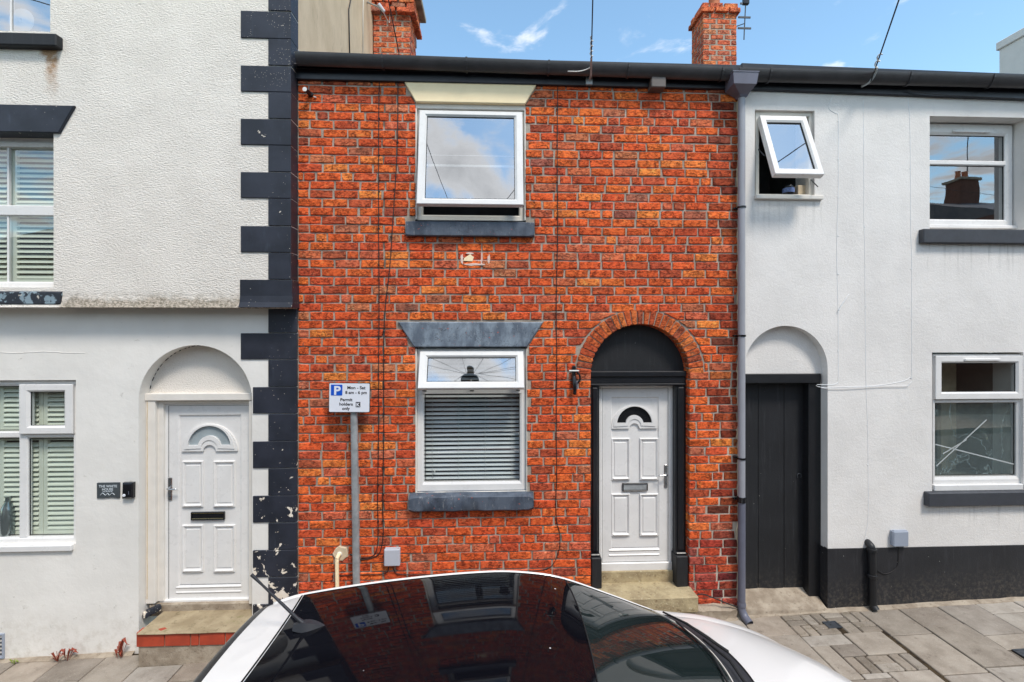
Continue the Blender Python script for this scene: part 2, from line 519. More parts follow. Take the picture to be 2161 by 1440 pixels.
    c = t.mix(t.rng(t.noise(9, 6, .65), .52, .56), lin(38, 43, 52), lin(132, 150, 160))
    c = t.mix(t.rng(t.noise(13, 6, .65), .64, .66), c, lin(196, 190, 180))
    t.done(c, .7, t.bump(t.noise(14, 6, .65), .6, .006))
    # rendered gable flank
    t = NT('beige_render')
    n_ = t.noise(2.2, 5, .6, stretch=(1, 1.3, .8))
    c = t.mix(t.rng(n_, .3, .7), lin(222, 198, 168), lin(204, 180, 150))
    c = t.mix(t.math('MULTIPLY', t.rng(t.noise(5, 5, .7, stretch=(1, 2, .6)), .58, .74), .4), c, lin(140, 122, 102))
    t.done(c, .95, t.bump(t.noise(30, 5), .4, .006), spec=.2)
    # worn sandstone
    t = NT('sandstone')
    c = t.mix(t.rng(t.noise(6, 5, .6), .32, .68), lin(184, 168, 134), lin(152, 136, 108))
    c = t.mix(t.math('MULTIPLY', t.rng(t.noise(15, 6, .7), .54, .70), .8), c, lin(112, 92, 66))
    c = t.mix(t.math('MULTIPLY', t.rng(t.noise(50, 4), .6, .7), .7), c, lin(206, 196, 168))
    t.done(c, .92, t.bump(t.math('ADD', t.noise(18, 6, .65), t.math('MULTIPLY', t.noise(110, 4), .4)), .8, .012), spec=.2)
    t = NT('grey_sandstone')
    c = t.mix(t.rng(t.noise(6, 5, .6), .32, .68), lin(172, 156, 128), lin(146, 130, 104))
    c = t.mix(t.math('MULTIPLY', t.rng(t.noise(15, 6, .7), .54, .70), .7), c, lin(108, 96, 72))
    c = t.mix(t.math('MULTIPLY', t.rng(t.noise(7, 5, .7), .58, .70), .5), c, lin(118, 116, 70))
    t.done(c, .92, t.bump(t.noise(22, 6, .65), .7, .010), spec=.2)
    t = NT('old_concrete')
    c = t.mix(t.rng(t.noise(7, 5, .6), .32, .68), lin(176, 163, 146), lin(142, 128, 112))
    c = t.mix(t.math('MULTIPLY', t.rng(t.noise(24, 5, .7), .56, .70), .7), c, lin(104, 90, 74))
    t.done(c, .93, t.bump(t.noise(60, 6, .7), .7, .008), spec=.2)
    # pavement slabs and pavers: own tint per piece
    for nm, sc in (('slab_stone', 1.0), ('paver_stone', 1.0)):
        t = NT(nm)
        tint = t.n('Attribute', attribute_name='tint').outputs['Color']
        c = t.mix(t.rng(t.noise(5, 5, .65), .3, .7), t.mix(1.0, tint, (.80, .78, .76, 1), 'MULTIPLY'), t.mix(1.0, tint, (1.12, 1.12, 1.12, 1), 'MULTIPLY'))
        c = t.mix(t.math('MULTIPLY', t.rng(t.noise(9, 6, .7), .55, .72), .55), c, lin(96, 84, 72))
        c = t.mix(t.math('MULTIPLY', t.rng(t.noise(130, 3, .6), .60, .72), .55), c, lin(206, 198, 186))
        c = t.mix(t.math('MULTIPLY', t.rng(t.noise(170, 3, .6), .62, .72), .5), c, lin(84, 76, 68))
        gum = t.math('MULTIPLY', t.rng(t.vor(7), .045, .06, 1, 0), .5)
        c = t.mix(gum, c, lin(70, 66, 62))
        if nm == 'paver_stone':
            c = t.mix(t.math('MULTIPLY', t.rng(t.noise(17, 5, .7), .55, .68), .6), c, lin(98, 88, 62))
        t.done(c, .88, t.bump(t.math('ADD', t.noise(90, 5, .7), t.math('MULTIPLY', t.noise(9, 3), .8)), .55, .006), spec=.3)
    t = NT('joint_dirt')
    c = t.mix(t.rng(t.noise(12, 5, .7), .4, .6), lin(54, 46, 38), lin(80, 68, 52))
    c = t.mix(t.rng(t.noise(5, 4, .7), .6, .72), c, lin(84, 92, 48))
    t.done(c, .97, t.bump(t.noise(70, 5, .7), .8, .01), spec=.1)
    # glazing: clear sheet that mirrors the sky
    for nm, base, mul in (('glass', .10, 1.8), ('glass_mirroring', .46, 1.6), ('glass_dim', .06, 1.3), ('glass_medium', .24, 1.6)):
        t = NT(nm)
        g_ = t.n('NewGeometry')
        cs = t.math('ABSOLUTE', t.n('VectorMath', {0: g_.outputs['Incoming'], 1: g_.outputs['Normal']}, operation='DOT_PRODUCT').outputs['Value'])
        fr = t.math('ADD', .04, t.math('MULTIPLY', .96, t.math('POWER', t.math('SUBTRACT', 1.0, cs), 5.0)))
        fac = t.math('MINIMUM', t.math('ADD', t.math('MULTIPLY', fr, mul), base), .95)
        wv = t.bump(t.noise(1.7, 2), .05, .02)
        gl = t.n('BsdfGlossy', {'Color': (.95, .97, 1, 1), 'Roughness': .008, 'Normal': wv}).outputs[0]
        tr = t.n('BsdfTransparent', {'Color': (.90, .94, .93, 1)}).outputs[0]
        mx = t.n('MixShader', {0: fac, 1: tr, 2: gl}).outputs[0]
        t.t.links.new(mx, t.out.inputs[0])
    t = NT('frosted_glass')
    t.done(t.mix(t.noise(5, 3), lin(120, 130, 134), lin(176, 186, 190)), .18, spec=.7)
    t = NT('protective_film')
    h = t.noise(1.5, 4, .55, stretch=(2.0, 1, .8), dist=.8)
    nr = t.bump(h, .7, .08)
    cr_ = t.rng(t.math('ABSOLUTE', t.math('SUBTRACT', h, .5)), 0, .012, .75, .30)
    gl = t.n('BsdfGlossy', {'Color': (.9, .95, .95, 1), 'Roughness': .10, 'Normal': nr}).outputs[0]
    df = t.n('BsdfDiffuse', {'Color': (.44, .56, .57, 1), 'Normal': nr}).outputs[0]
    tr = t.n('BsdfTransparent', {'Color': (.9, .95, .94, 1)}).outputs[0]
    a = t.n('MixShader', {0: .55, 1: gl, 2: df}).outputs[0]
    b = t.n('MixShader', {0: cr_, 1: tr, 2: a}).outputs[0]
    t.t.links.new(b, t.out.inputs[0])
    t = NT('film_tape')
    t.t.links.new(t.n('MixShader', {0: .5, 1: t.n('BsdfTransparent').outputs[0], 2: t.n('BsdfDiffuse', {'Color': (.8, .84, .85, 1)}).outputs[0]}).outputs[0], t.out.inputs[0])
    # roof slates
    t = NT('slate')
    tint = t.noise(3, 3)
    c = t.mix(t.rng(tint, .3, .7), lin(72, 72, 78), lin(98, 94, 94))
    t.done(c, .7, t.bump(t.noise(30, 5), .4, .005))
    # asphalt
    t = NT('asphalt')
    c = t.mix(t.rng(t.noise(180, 3), .35, .7), lin(52, 52, 54), lin(92, 90, 88))
    c = t.mix(t.rng(t.noise(1.5, 5), .4, .7, 0, .4), c, lin(70, 68, 66))
    t.done(c, .9, t.bump(t.noise(220, 3), .8, .006), spec=.3)
    t = NT('foliage')
    t.done(t.mix(t.noise(30, 3), lin(84, 112, 40), lin(150, 158, 62)), .6)
    t = NT('red_leaf')
    t.done(t.mix(t.noise(30, 3), lin(150, 44, 34), lin(120, 70, 40)), .6)
    # car
    t = NT('white_car_paint')
    c = t.mix(t.noise(2, 3), lin(232, 228, 224), lin(226, 222, 219))
    t.done(c, .30, spec=.5, coat=.8, coat_rough=.04)
    t = NT('black_roof_glass')
    sp = t.math('MULTIPLY', t.rng(t.vor(9), .04, .06, 1, 0), t.rng(t.noise(2, 2), .42, .5))
    t.done(t.mix(sp, (.004, .004, .006, 1), (.7, .7, .7, 1)), t.rng(t.noise(6, 4), .3, .7, .015, .07), spec=.27)
    t = NT('windscreen_glass')
    t.done((.012, .018, .018, 1), .02, spec=.85)
    t = NT('galvanised')
    t.done(t.mix(t.rng(t.noise(14, 5), .3, .7), lin(150, 154, 156), lin(176, 180, 182)), .45, t.bump(t.noise(60, 3), .1, .002), metallic=.35)
make_materials()
for nm, base_, d0 in (('plinth_paint', lin(35, 35, 38), .28), ('black_matt', lin(29, 30, 33), .22)):
    t = NT(nm)
    x, y, z = t.xyz()
    c = t.mix(t.rng(t.noise(3, 5, .6), .3, .7), base_, tuple(u * 1.35 for u in base_[:3]) + (1,))
    c = t.mix(t.rng(t.noise(9, 5, .65, stretch=(3.5, 1, .25)), .52, .75, 0, .3), c, lin(70, 70, 74))
    zl = t.math('SUBTRACT', z, t.math('MULTIPLY', x, SLOPE))
    sp_ = t.math('MULTIPLY', t.rng(zl, .02, .42, 1, 0), t.rng(t.noise(26, 6, .72), .42, .72, 0, d0 * 1.3))
    c = t.mix(sp_, c, lin(128, 118, 104))
    sk = t.math('MULTIPLY', t.rng(t.vor(14), .03, .05, 1, 0), t.rng(t.noise(2.5, 3), .5, .6))
    c = t.mix(sk, c, lin(196, 194, 188))
    t.done(c, .62, t.bump(t.noise(70, 5, .65), .3, .005), spec=.4)
plain('upvc', lin(225, 223, 221), .30, .035, 5, .05, 60, .001)
plain('upvc_aged', lin(222, 216, 206), .42, .03, 5, .05, 60, .001)
plain('white_wood', lin(224, 218, 210), .5, .04, 8, .15, 40, .002)
plain('cream_paint', lin(252, 230, 188), .6, .03, 6, .15, 40, .003)
plain('black_gloss', lin(24, 25, 30), .34, .12, 7, .18, 25, .004)
plain('black_satin', lin(22, 23, 27), .5, .12, 6, .15, 30, .003)
plain('dark_sill', lin(60, 62, 68), .6, .10, 5, .2, 60, .003)
plain('gutter_black', lin(58, 56, 58), .42, .18, 6, .12, 30, .003)
plain('fascia_black', lin(26, 29, 38), .38, .2, 5, .15, 30, .003)
plain('pipe_grey', lin(152, 153, 160), .40, .05, 5)
plain('pipe_dark', lin(100, 102, 116), .40, .08, 5)
plain('hopper_grey', lin(104, 104, 118), .42, .06, 6)
plain('box_grey', lin(186, 189, 198), .5, .04, 6)
plain('box_grey_dim', lin(150, 158, 172), .5, .04, 6)
plain('box_brown', lin(92, 84, 80), .55, .08, 9)
plain('cable_black', lin(34, 31, 32), .6, .2, 20)
plain('cable_white', lin(216, 216, 212), .55, .06, 20)
plain('painted_cable', lin(228, 229, 230), .6, .03, 20)
plain('pink_mortar', lin(226, 198, 184), .95, .1, 30, .6, 60, .006)
plain('metal_chrome', lin(206, 206, 206), .22, .05, 30, metallic=1.0)
plain('metal_brass', lin(206, 190, 140), .3, .05, 30, metallic=1.0)
plain('dark_metal', lin(72, 76, 82), .5, .2, 30, .3, 40, .003, metallic=.3)
plain('sign_white', lin(226, 228, 236), .4, .02, 6)
plain('sign_blue', lin(16, 84, 196), .4, .03, 6)
plain('sign_black', lin(20, 20, 24), .45, .05, 6)
plain('plaque_slate', lin(66, 72, 76), .55, .10, 12, .3, 60, .003)
plain('plaque_white', lin(206, 214, 220), .6, .03, 12)
plain('plastic_black', lin(22, 22, 26), .22, .1, 12)
plain('interior_dark', lin(58, 58, 58), .9, .1, 3)
plain('interior_mid', lin(116, 112, 104), .9, .1, 3)
plain('shutter_white', lin(230, 232, 216), .5, .03, 5)
plain('blind_white', lin(226, 228, 231), .45, .03, 5)
plain('lead', lin(176, 176, 178), .6, .12, 9, .3, 30, .005)
plain('red_brick_glazed', lin(172, 66, 42), .45, .14, 8, .2, 60, .003)
plain('terracotta', lin(182, 112, 78), .85, .12, 9, .3, 60, .004)
plain('white_chimney_render', lin(214, 214, 210), .9, .05, 3, .4, 40, .006)
plain('cream_patch', lin(206, 188, 160), .9, .10, 14, .5, 60, .005)
plain('rubber', lin(24, 24, 25), .8, .1, 12)
plain('car_trim', lin(44, 45, 50), .55, .12, 18, .15, 60, .002)
plain('red_lens', lin(150, 14, 16), .15, .05, 8)
plain('kerb_stone', lin(150, 144, 134), .9, .1, 6, .5, 60, .006)
plain('timber_pole', lin(92, 74, 58), .9, .2, 7, .4, 40, .006)
plain('opp_render', lin(206, 200, 188), .9, .06, 2, .3, 40, .006)
plain('opp_brick', lin(104, 68, 54), .9, .22, 14, .3, 30, .006)
plain('ground_earth', lin(120, 112, 98), .95, .1, 2)
plain('vase_glass', lin(130, 140, 140), .12, .1, 9, metallic=.7)
plain('pot_blue', lin(120, 140, 190), .4, .3, 50)

# ------------------------------------------------------------------ ground, road, pavements
KERB_Y = -1.14
def sheet(name, mat, x0, x1, y0, y1, dz, kind='structure', nx=28):
    mb = MB()
    xs = [x0 + (x1 - x0) * i / nx for i in range(nx + 1)]
    if x0 < -14 < x1: xs += [-14, 14]
    xs = sorted(set(xs))
    for i, x in enumerate(xs):
        mb.v += [Vector((x, y0, gz(x) + dz)), Vector((x, y1, gz(x) + dz))]
    for i in range(len(xs) - 1):
        mb.f.append((2 * i, 2 * i + 2, 2 * i + 3, 2 * i + 1)); mb.m.append(0)
    return build(mb, name, mat, kind=kind, recalc=False)
sheet('ground', 'ground_earth', -600, 600, -600, 600, -.30, nx=40)
sheet('road', 'asphalt', -60, 60, -6.8, KERB_Y - .12, -.11)
pave = sheet('pavement', 'joint_dirt', -30, 30, KERB_Y, .30, -.012)
pave_far = sheet('pavement_across_the_street', 'old_concrete', -60, 60, -8.6, -6.92, 0.0)
kerb = root('kerb', (0, KERB_Y - .06, -.1), None, None); kerb['kind'] = 'structure'
kx = -12.0
while kx < 12:
    L = .9
    mb = MB().box(kx + .004, kx + L - .004, KERB_Y - .125, KERB_Y - .004, -.16, .002, .012)
    mb.v = [Vector((p.x, p.y, p.z + gz(p.x))) for p in mb.v]
    build(mb, 'kerb_stone', 'kerb_stone', kerb)
    kx += L
kb2 = MB().box(-60, 60, -6.92, -6.80, -.16, .0, .01)
kb2.v = [Vector((p.x, p.y, p.z + gz(p.x))) for p in kb2.v]
build(kb2, 'kerb_across_the_street', 'kerb_stone', kind='structure')

SLABC = [lin(154, 144, 132), lin(164, 154, 142), lin(143, 133, 122), lin(158, 149, 139), lin(152, 140, 127), lin(168, 160, 150)]
PAVC = [lin(144, 134, 122), lin(150, 139, 126), lin(134, 124, 112), lin(152, 143, 132)]
def piece(name, mat, pal, x0, x1, y0, y1, g=.009, th=.05, lift=0.0, c=.006):
    mb = MB().box(x0 + g / 2, x1 - g / 2, y0 + g / 2, y1 - g / 2, -th, rnd(-.003, .004) + lift, c)
    tl = (rnd(-.006, .006), rnd(-.006, .006))
    xm, ym = (x0 + x1) / 2, (y0 + y1) / 2
    mb.v = [Vector((p.x + rnd(-.0015, .0015), p.y + rnd(-.0015, .0015), p.z + gz(p.x) + (p.x - xm) * tl[0] + (p.y - ym) * tl[1])) for p in mb.v]
    k = random.choice(pal); s = rnd(.86, 1.1)
    mb.c = [(k[0] * s, k[1] * s, k[2] * s, 1)] * len(mb.v)
    return build(mb, name, mat, pave)
COLW, XL = .405, X(1891, -.03)
PAVERS = [(XL - 3 * COLW, XL - 3 * COLW + .81, -.36, -.045), (X(1770, -.62), X(1770, -.62) + .6, -.86, -.66), (XL + 1 * COLW, XL + 2 * COLW + .1, -.86, -.70)]
LIDS = [(XL - 3 * COLW + .40, -.235, .13, .10), (XL + 1.3 * COLW, -.76, .17, .10)]
def blocked(x0, x1, y0, y1):
    return any(x0 < b[1] - .01 and x1 > b[0] + .01 and y0 < b[3] - .01 and y1 > b[2] + .01 for b in PAVERS)
def slab_or_split(x0, x1, y0, y1):
    for b in PAVERS:
        if x0 < b[1] - .01 and x1 > b[0] + .01 and y0 < b[3] - .01 and y1 > b[2] + .01:
            if b[0] - x0 > .05: slab_or_split(x0, b[0], y0, y1)
            if x1 - b[1] > .05: slab_or_split(b[1], x1, y0, y1)
            xa, xb = max(x0, b[0]), min(x1, b[1])
            if b[2] - y0 > .05: slab_or_split(xa, xb, y0, b[2])
            if y1 - b[3] > .05: slab_or_split(xa, xb, b[3], y1)
            return
    piece('paving_slab', 'slab_stone', SLABC, x0, x1, y0, y1)
for k in range(-26, 9):
    x0 = XL + k * COLW
    random.seed(100 + k)
    y1 = -.035
    first = [.30, .47, .18, .40][k % 4]
    y = y1
    L = first
    while y - .05 > KERB_Y:
        yn = max(KERB_Y + .003, y - L)
        if yn - KERB_Y < .1: yn = KERB_Y + .003
        slab_or_split(x0, x0 + COLW, yn, y)
        y = yn
        L = rnd(.40, .56)
random.seed(11)
for bi, b in enumerate(PAVERS):
    nx = max(1, round((b[1] - b[0]) / .2025)); ny = max(1, round((b[3] - b[2]) / .16))
    cw, chh = (b[1] - b[0]) / nx, (b[3] - b[2]) / ny
    for i in range(nx):
        for j in range(ny):
            xa, ya = b[0] + i * cw, b[2] + j * chh
            if any(xa - .02 < l[0] < xa + cw - .02 and ya < l[1] < ya + chh for l in LIDS):
                l = [l for l in LIDS if xa - .02 < l[0] < xa + cw - .02 and ya < l[1] < ya + chh][0]
                piece('paver', 'paver_stone', PAVC, xa, l[0] - l[2] / 2 - .004, ya, ya + chh, c=.008)
                piece('paver', 'paver_stone', PAVC, l[0] + l[2] / 2 + .004, xa + cw, ya, ya + chh, c=.008)
                continue
            if (i + j) % 2:
                piece('paver', 'paver_stone', PAVC, xa, xa + cw, ya, ya + chh / 2, c=.008)
                piece('paver', 'paver_stone', PAVC, xa, xa + cw, ya + chh / 2, ya + chh, c=.008)
            else:
                piece('paver', 'paver_stone', PAVC, xa, xa + cw / 2, ya, ya + chh, c=.008)
                piece('paver', 'paver_stone', PAVC, xa + cw / 2, xa + cw, ya, ya + chh, c=.008)
for i, (lx, ly, lw, lh) in enumerate(LIDS):
    r_ = root('stopcock_cover', (lx, ly, gz(lx)), ['small grey metal stopcock lid among moss-edged block pavers by passage door',
              'dark metal utility lid in paving near the bottom right corner'][i], 'cover')
    mb = MB().frame(lx - lw / 2, lx + lw / 2, 0, lh, .012, -.012, .02, .003, .001)
    mb.v = [Vector((p.x, ly - lh / 2 + p.z, gz(p.x) + .004 - p.y * .3)) for p in mb.v]
    build(mb, 'rim', 'dark_metal', r_)
    mb = MB().box(lx - lw / 2 + .011, lx + lw / 2 - .011, ly - lh / 2 + .011, ly + lh / 2 - .011, -.02, .003, .002)
    mb.v = [Vector((p.x, p.y, p.z + gz(p.x))) for p in mb.v]
    build(mb, 'lid', 'dark_metal', r_)
    mb = MB().box(lx - .02, lx - .012, ly - .004, ly + .004, .002, .007, .001)
    mb.v = [Vector((p.x, p.y, p.z + gz(p.x))) for p in mb.v]
    build(mb, 'keyhole', 'sign_black', r_)
# cement fillet where wall and pavement meet
def fillet(x0, x1, w, h, mat='old_concrete'):
    mb = MB()
    n = max(2, int((x1 - x0) / .12))
    for i in range(n + 1):
        x = x0 + (x1 - x0) * i / n
        ww, hh = w * rnd(.8, 1.2), h * rnd(.75, 1.2)
        mb.v += [Vector((x, .02, gz(x) + hh)), Vector((x, -ww * .3, gz(x) + hh * .8)), Vector((x, -ww, gz(x) + .002)), Vector((x, -ww, gz(x) - .03)), Vector((x, .02, gz(x) - .03))]
    for i in range(n):
        for j in range(5):
            mb.f.append((i * 5 + j, i * 5 + (j + 1) % 5, i * 5 + 5 + (j + 1) % 5, i * 5 + 5 + j)); mb.m.append(0)
    build(mb, 'cement_fillet', mat, pave, smooth='auto')
fillet(-6.0, X(286), .05, .02); fillet(X(1560), X(2300), .055, .022); fillet(X(1150), X(1560), .09, .05)

# ------------------------------------------------------------------ shared house parts
def window_room(parent, x0, x1, z0, z1, y0, dep=.7, mat='interior_dark'):
    mb = MB()
    a = [(x0, z0), (x1, z0), (x1, z1), (x0, z1)]
    mb.add([(p[0], y0, p[1]) for p in a] + [(p[0], y0 + dep, p[1]) for p in a],
           [(0, 1, 5, 4), (1, 2, 6, 5), (2, 3, 7, 6), (3, 0, 4, 7), (4, 5, 6, 7)])
    build(mb, 'room_shell', mat, parent, recalc=False)
def pane(parent, x0, x1, z0, z1, y, mat='glass', M=None, name='pane'):
    mb = MB().box(x0, x1, y, y + .006, z0, z1, .0)
    mb = MB().add([(x0, y, z0), (x1, y, z0), (x1, y, z1), (x0, y, z1)], [(0, 1, 2, 3)])
    if M is not None: mb.xform(M)
    return build(mb, name, mat, parent, recalc=False)
def gasket_or_shade_line(parent, x0, x1, z0, z1, y, M=None, w=.006):
    mb = MB().frame(x0 - .001, x1 + .001, z0 - .001, z1 + .001, w, y - .002, y + .004, .001, .0005)
    if M is not None: mb.xform(M)
    build(mb, 'gasket_or_shade_line', 'rubber', parent)
def hinge(px_z, y, ang):               # turn about a horizontal axis (x direction)
    return Matrix.Translation((0, y, px_z)) @ Matrix.Rotation(ang, 4, 'X') @ Matrix.Translation((0, -y, -px_z))
def part_empty(name, loc, parent, label=None):
    o = bpy.data.objects.new(name, None)
    COL.objects.link(o); o.parent = parent
    o.location = Vector(loc) - wl_of(parent)
    o.empty_display_size = .1
    WL[o.name] = Vector(loc)
    if label: o['label'] = label
    return o
def rect(pxa, pya, pxb, pyb, Y):
    pm, qm = (pxa + pxb) / 2, (pya + pyb) / 2
    return X(pxa, Y), X(pxb, Y), Z(pm, pyb, Y), Z(pm, pya, Y)     # x0 x1 z0 z1
def entrance_door(house, Y, fr, leaf, fan, panels, letter, handle, hinge_right, dark_fan, thr):
    """fr, leaf = px rects; fan = (cx, base, ro, rg, rs); panels = px rects"""
    x0, x1, z0, z1 = rect(*fr, Y)
    d = part_empty('door', ((x0 + x1) / 2, Y, z0), house)
    lx0, lx1, lz0, lz1 = rect(*leaf, Y)
    build(MB().frame(x0, x1, z0, z1, (lx0 - x0, x1 - lx1, .035, z1 - lz1), Y, Y + .07, .010, .003), 'door_frame', 'upvc', d)
    build(MB().frame(lx0 + .002, lx1 - .002, lz0, lz1 - .002, (.10, .10, .14, .10), Y + .012, Y + .06, .008, .003), 'leaf_frame', 'upvc', d)
    build(MB().frame(lx0 - .005, lx1 + .005, lz0 - .004, lz1 + .004, .007, Y + .0105, Y + .03, .001, .0005), 'gasket_or_shade_line', 'rubber', d)  # shadow line between frame and leaf, put in as a black strip
    build(MB().frame(lx0 + .0985, lx1 - .0985, lz0 + .138, lz1 - .0985, .003, Y + .0195, Y + .03, .001, .0005), 'gasket_or_shade_line', 'car_trim', d)  # dark strip drawn in for the shadow line inside the leaf frame
    build(MB().box(lx0 + .08, lx1 - .08, Y + .026, Y + .055, lz0 + .1, lz1 - .08, 0.001), 'leaf_panel', 'upvc', d)
    for k in (0.045, .095):
        build(MB().box(lx0 + .07, lx1 - .09, Y + .004, Y + .03, lz0 + k + .02, lz0 + k + .035, .005), 'rail_moulding', 'upvc', d)
    cx, bz = X(fan[0], Y), Z(fan[0], fan[1], Y)
    s = (Y + D) / F
    ro, rg, rs = fan[2] * s, fan[3] * s, fan[4] * s
    yk = (fan[1] - fan[5]) / fan[2] if len(fan) > 5 else 1.0
    hole = arc(cx, bz + .045, rg, 4, 176, 20, rg * yk) + arc(cx, bz + .045, rs * 1.75, 172, 8, 10)
    outer = arc(cx, bz, ro, 0, 180, 24, ro * yk) + arc(cx, bz, rs, 180, 0, 10)
    build(MB().holed(outer, [hole], Y + .008, Y + .026), 'fanlight_moulding', 'upvc', d)
    o2 = arc(cx, bz + .022, ro * .9, 0, 180, 24, ro * yk * .9) + arc(cx, bz + .03, rs * 1.3, 180, 0, 10)
    build(MB().holed(o2, [hole], Y + .001, Y + .0085), 'fanlight_moulding', 'upvc', d)
    build(MB().prism(hole, Y + .0235, Y + .027), 'fanlight_glass', 'plastic_black' if dark_fan else 'frosted_glass', d)
    for q in panels:
        a0, a1, b0, b1 = rect(*q, Y + .02)
        w = .022
        build(MB().frame(a0, a1, b0, b1, w, Y + .010, Y + .028, .012, .004), 'panel_moulding', 'upvc', d)
        build(MB().box(a0 + w + .012, a1 - w - .012, Y + .019, Y + .028, b0 + w + .02, b1 - w - .02, .006), 'raised_panel', 'upvc', d)
        build(MB().box(a0 + .012, a1 - .012, Y + .001, Y + .02, b0 + .004, b0 + .028, .010), 'panel_moulding', 'upvc', d)
    a0, a1, b0, b1 = rect(*letter, Y + .01)
    lb = build(MB().frame(a0, a1, b0, b1, .009, Y + .004, Y + .027, .003, .002), 'letterbox', 'plastic_black', d)
    build(MB().box(a0 + .009, a1 - .009, Y + .012, Y + .027, b0 + .009, b1 - .009, .003), 'letterbox_flap', 'plastic_black' if not dark_fan else 'galvanised', d)
    if not dark_fan:
        for zz_ in (b0 + .012, b1 - .014):
            build(MB().box(a0 + .008, a1 - .008, Y + .007, Y + .014, zz_, zz_ + .006, .001), 'letterbox_flap', 'metal_brass', d)
    a0, a1, b0, b1 = rect(*handle[:4], Y)
    build(MB().box(a0, a1, Y + .002, Y + .02, b0, b1, .006), 'handle_plate', 'metal_chrome', d)
    lz = Z(handle[4], handle[5], Y); lx = (a0 + a1) / 2; le = X(handle[6], Y)
    build(MB().tube(smooth_path([(lx, Y + .01, lz), (lx, Y - .03, lz), (lx + (le - lx) * .2, Y - .045, lz), (le, Y - .04, lz - .003)], 4), .0075), 'handle_lever', 'metal_chrome', d, smooth=True)
    build(MB().lathe([(.008, 0), (.008, -.008), (.005, -.01)], (lx, Y + .002, b0 + .05), 'y', 12), 'lock_barrel', 'dark_metal', d)
    a0, a1, b0, b1 = rect(*thr, Y)
    build(MB().box(a0, a1, Y - .012, Y + .06, b0, b1, .004), 'threshold', 'upvc', d)
    for k in (.22, .76):
        xx = a0 + (a1 - a0) * k
        build(MB().box(xx, xx + .03, Y - .014, Y, b0 + .012, b0 + .018, .001), 'weep_cap', 'upvc_aged', d)
    return d
# ------------------------------------------------------------------ brick cottage
random.seed(21)
XE, XR = X(627.5), X(1560)
cot = root('brick_cottage', ((XE + XR) / 2, 0, 0), 'narrow orange-red brick terraced cottage between two white houses', 'house')
TOPZ = Z(1000, 150)
CH = .0842
# blocks that interrupt the courses: (z0, z1, xl(z), xr(z))
def lerpf(za, xa, zb, xb):
    return lambda z: xa + (xb - xa) * max(0, min(1, (z - za) / (zb - za)))
def rb(pxa, pya, pxb, pyb, Y=0.0):
    x0, x1, z0, z1 = rect(pxa, pya, pxb, pyb, Y)
    return (z0, z1, lambda z: x0, lambda z: x1)
def trap(pyt, tl, tr, pyb, bl, br):
    pm = (tl + tr) / 2
    z0, z1 = Z(pm, pyb), Z(pm, pyt)
    return (z0, z1, lerpf(z0, X(bl), z1, X(tl)), lerpf(z0, X(br), z1, X(tr)))
ACX, ACZ = X(1351.5), Z(1351.5, 790)
ARI, ARO = (X(1455) - X(1248)) / 2, (X(1455) - X(1248)) / 2 + .150
def arch_x(sign):
    return lambda z: ACX + sign * (math.sqrt(max(0.0, (ARO + .012) ** 2 - (z - ACZ) ** 2)) if z < ACZ + ARO + .012 else 0.0)
BLK = [rb(877, 219, 1109, 468), rb(855, 466, 1128, 499), trap(168, 846, 1140, 219, 877, 1109),
       rb(877, 733, 1112, 1043), rb(861, 1043, 1126, 1080), trap(679, 839, 1147, 733, 874, 1113),
       (ACZ, ACZ + ARO + .012, arch_x(-1), arch_x(1)), (-1.0, ACZ, lambda z: ACX - ARI, lambda z: ACX + ARI)]
PAL = [(lin(218, 94, 44), 24), (lin(208, 84, 42), 24), (lin(228, 110, 50), 16), (lin(196, 80, 48), 16), (lin(172, 74, 52), 7), (lin(232, 132, 62), 6),
       (lin(198, 104, 74), 8), (lin(142, 72, 56), 2.5), (lin(158, 104, 80), 1.5), (lin(190, 116, 84), 4), (lin(124, 90, 80), .7)]
def pick():
    r_ = random.random() * sum(w for _, w in PAL)
    for c_, w in PAL:
        r_ -= w
        if r_ <= 0:
            s = rnd(1.04, 1.32); mc = lin(208, 92, 48)
            c_ = tuple(c_[k] * .68 + mc[k] * .32 for k in range(3))
            return (c_[0] * s, c_[1] * s * rnd(.92, 1.1), c_[2] * s, 1)
    return PAL[0][0]
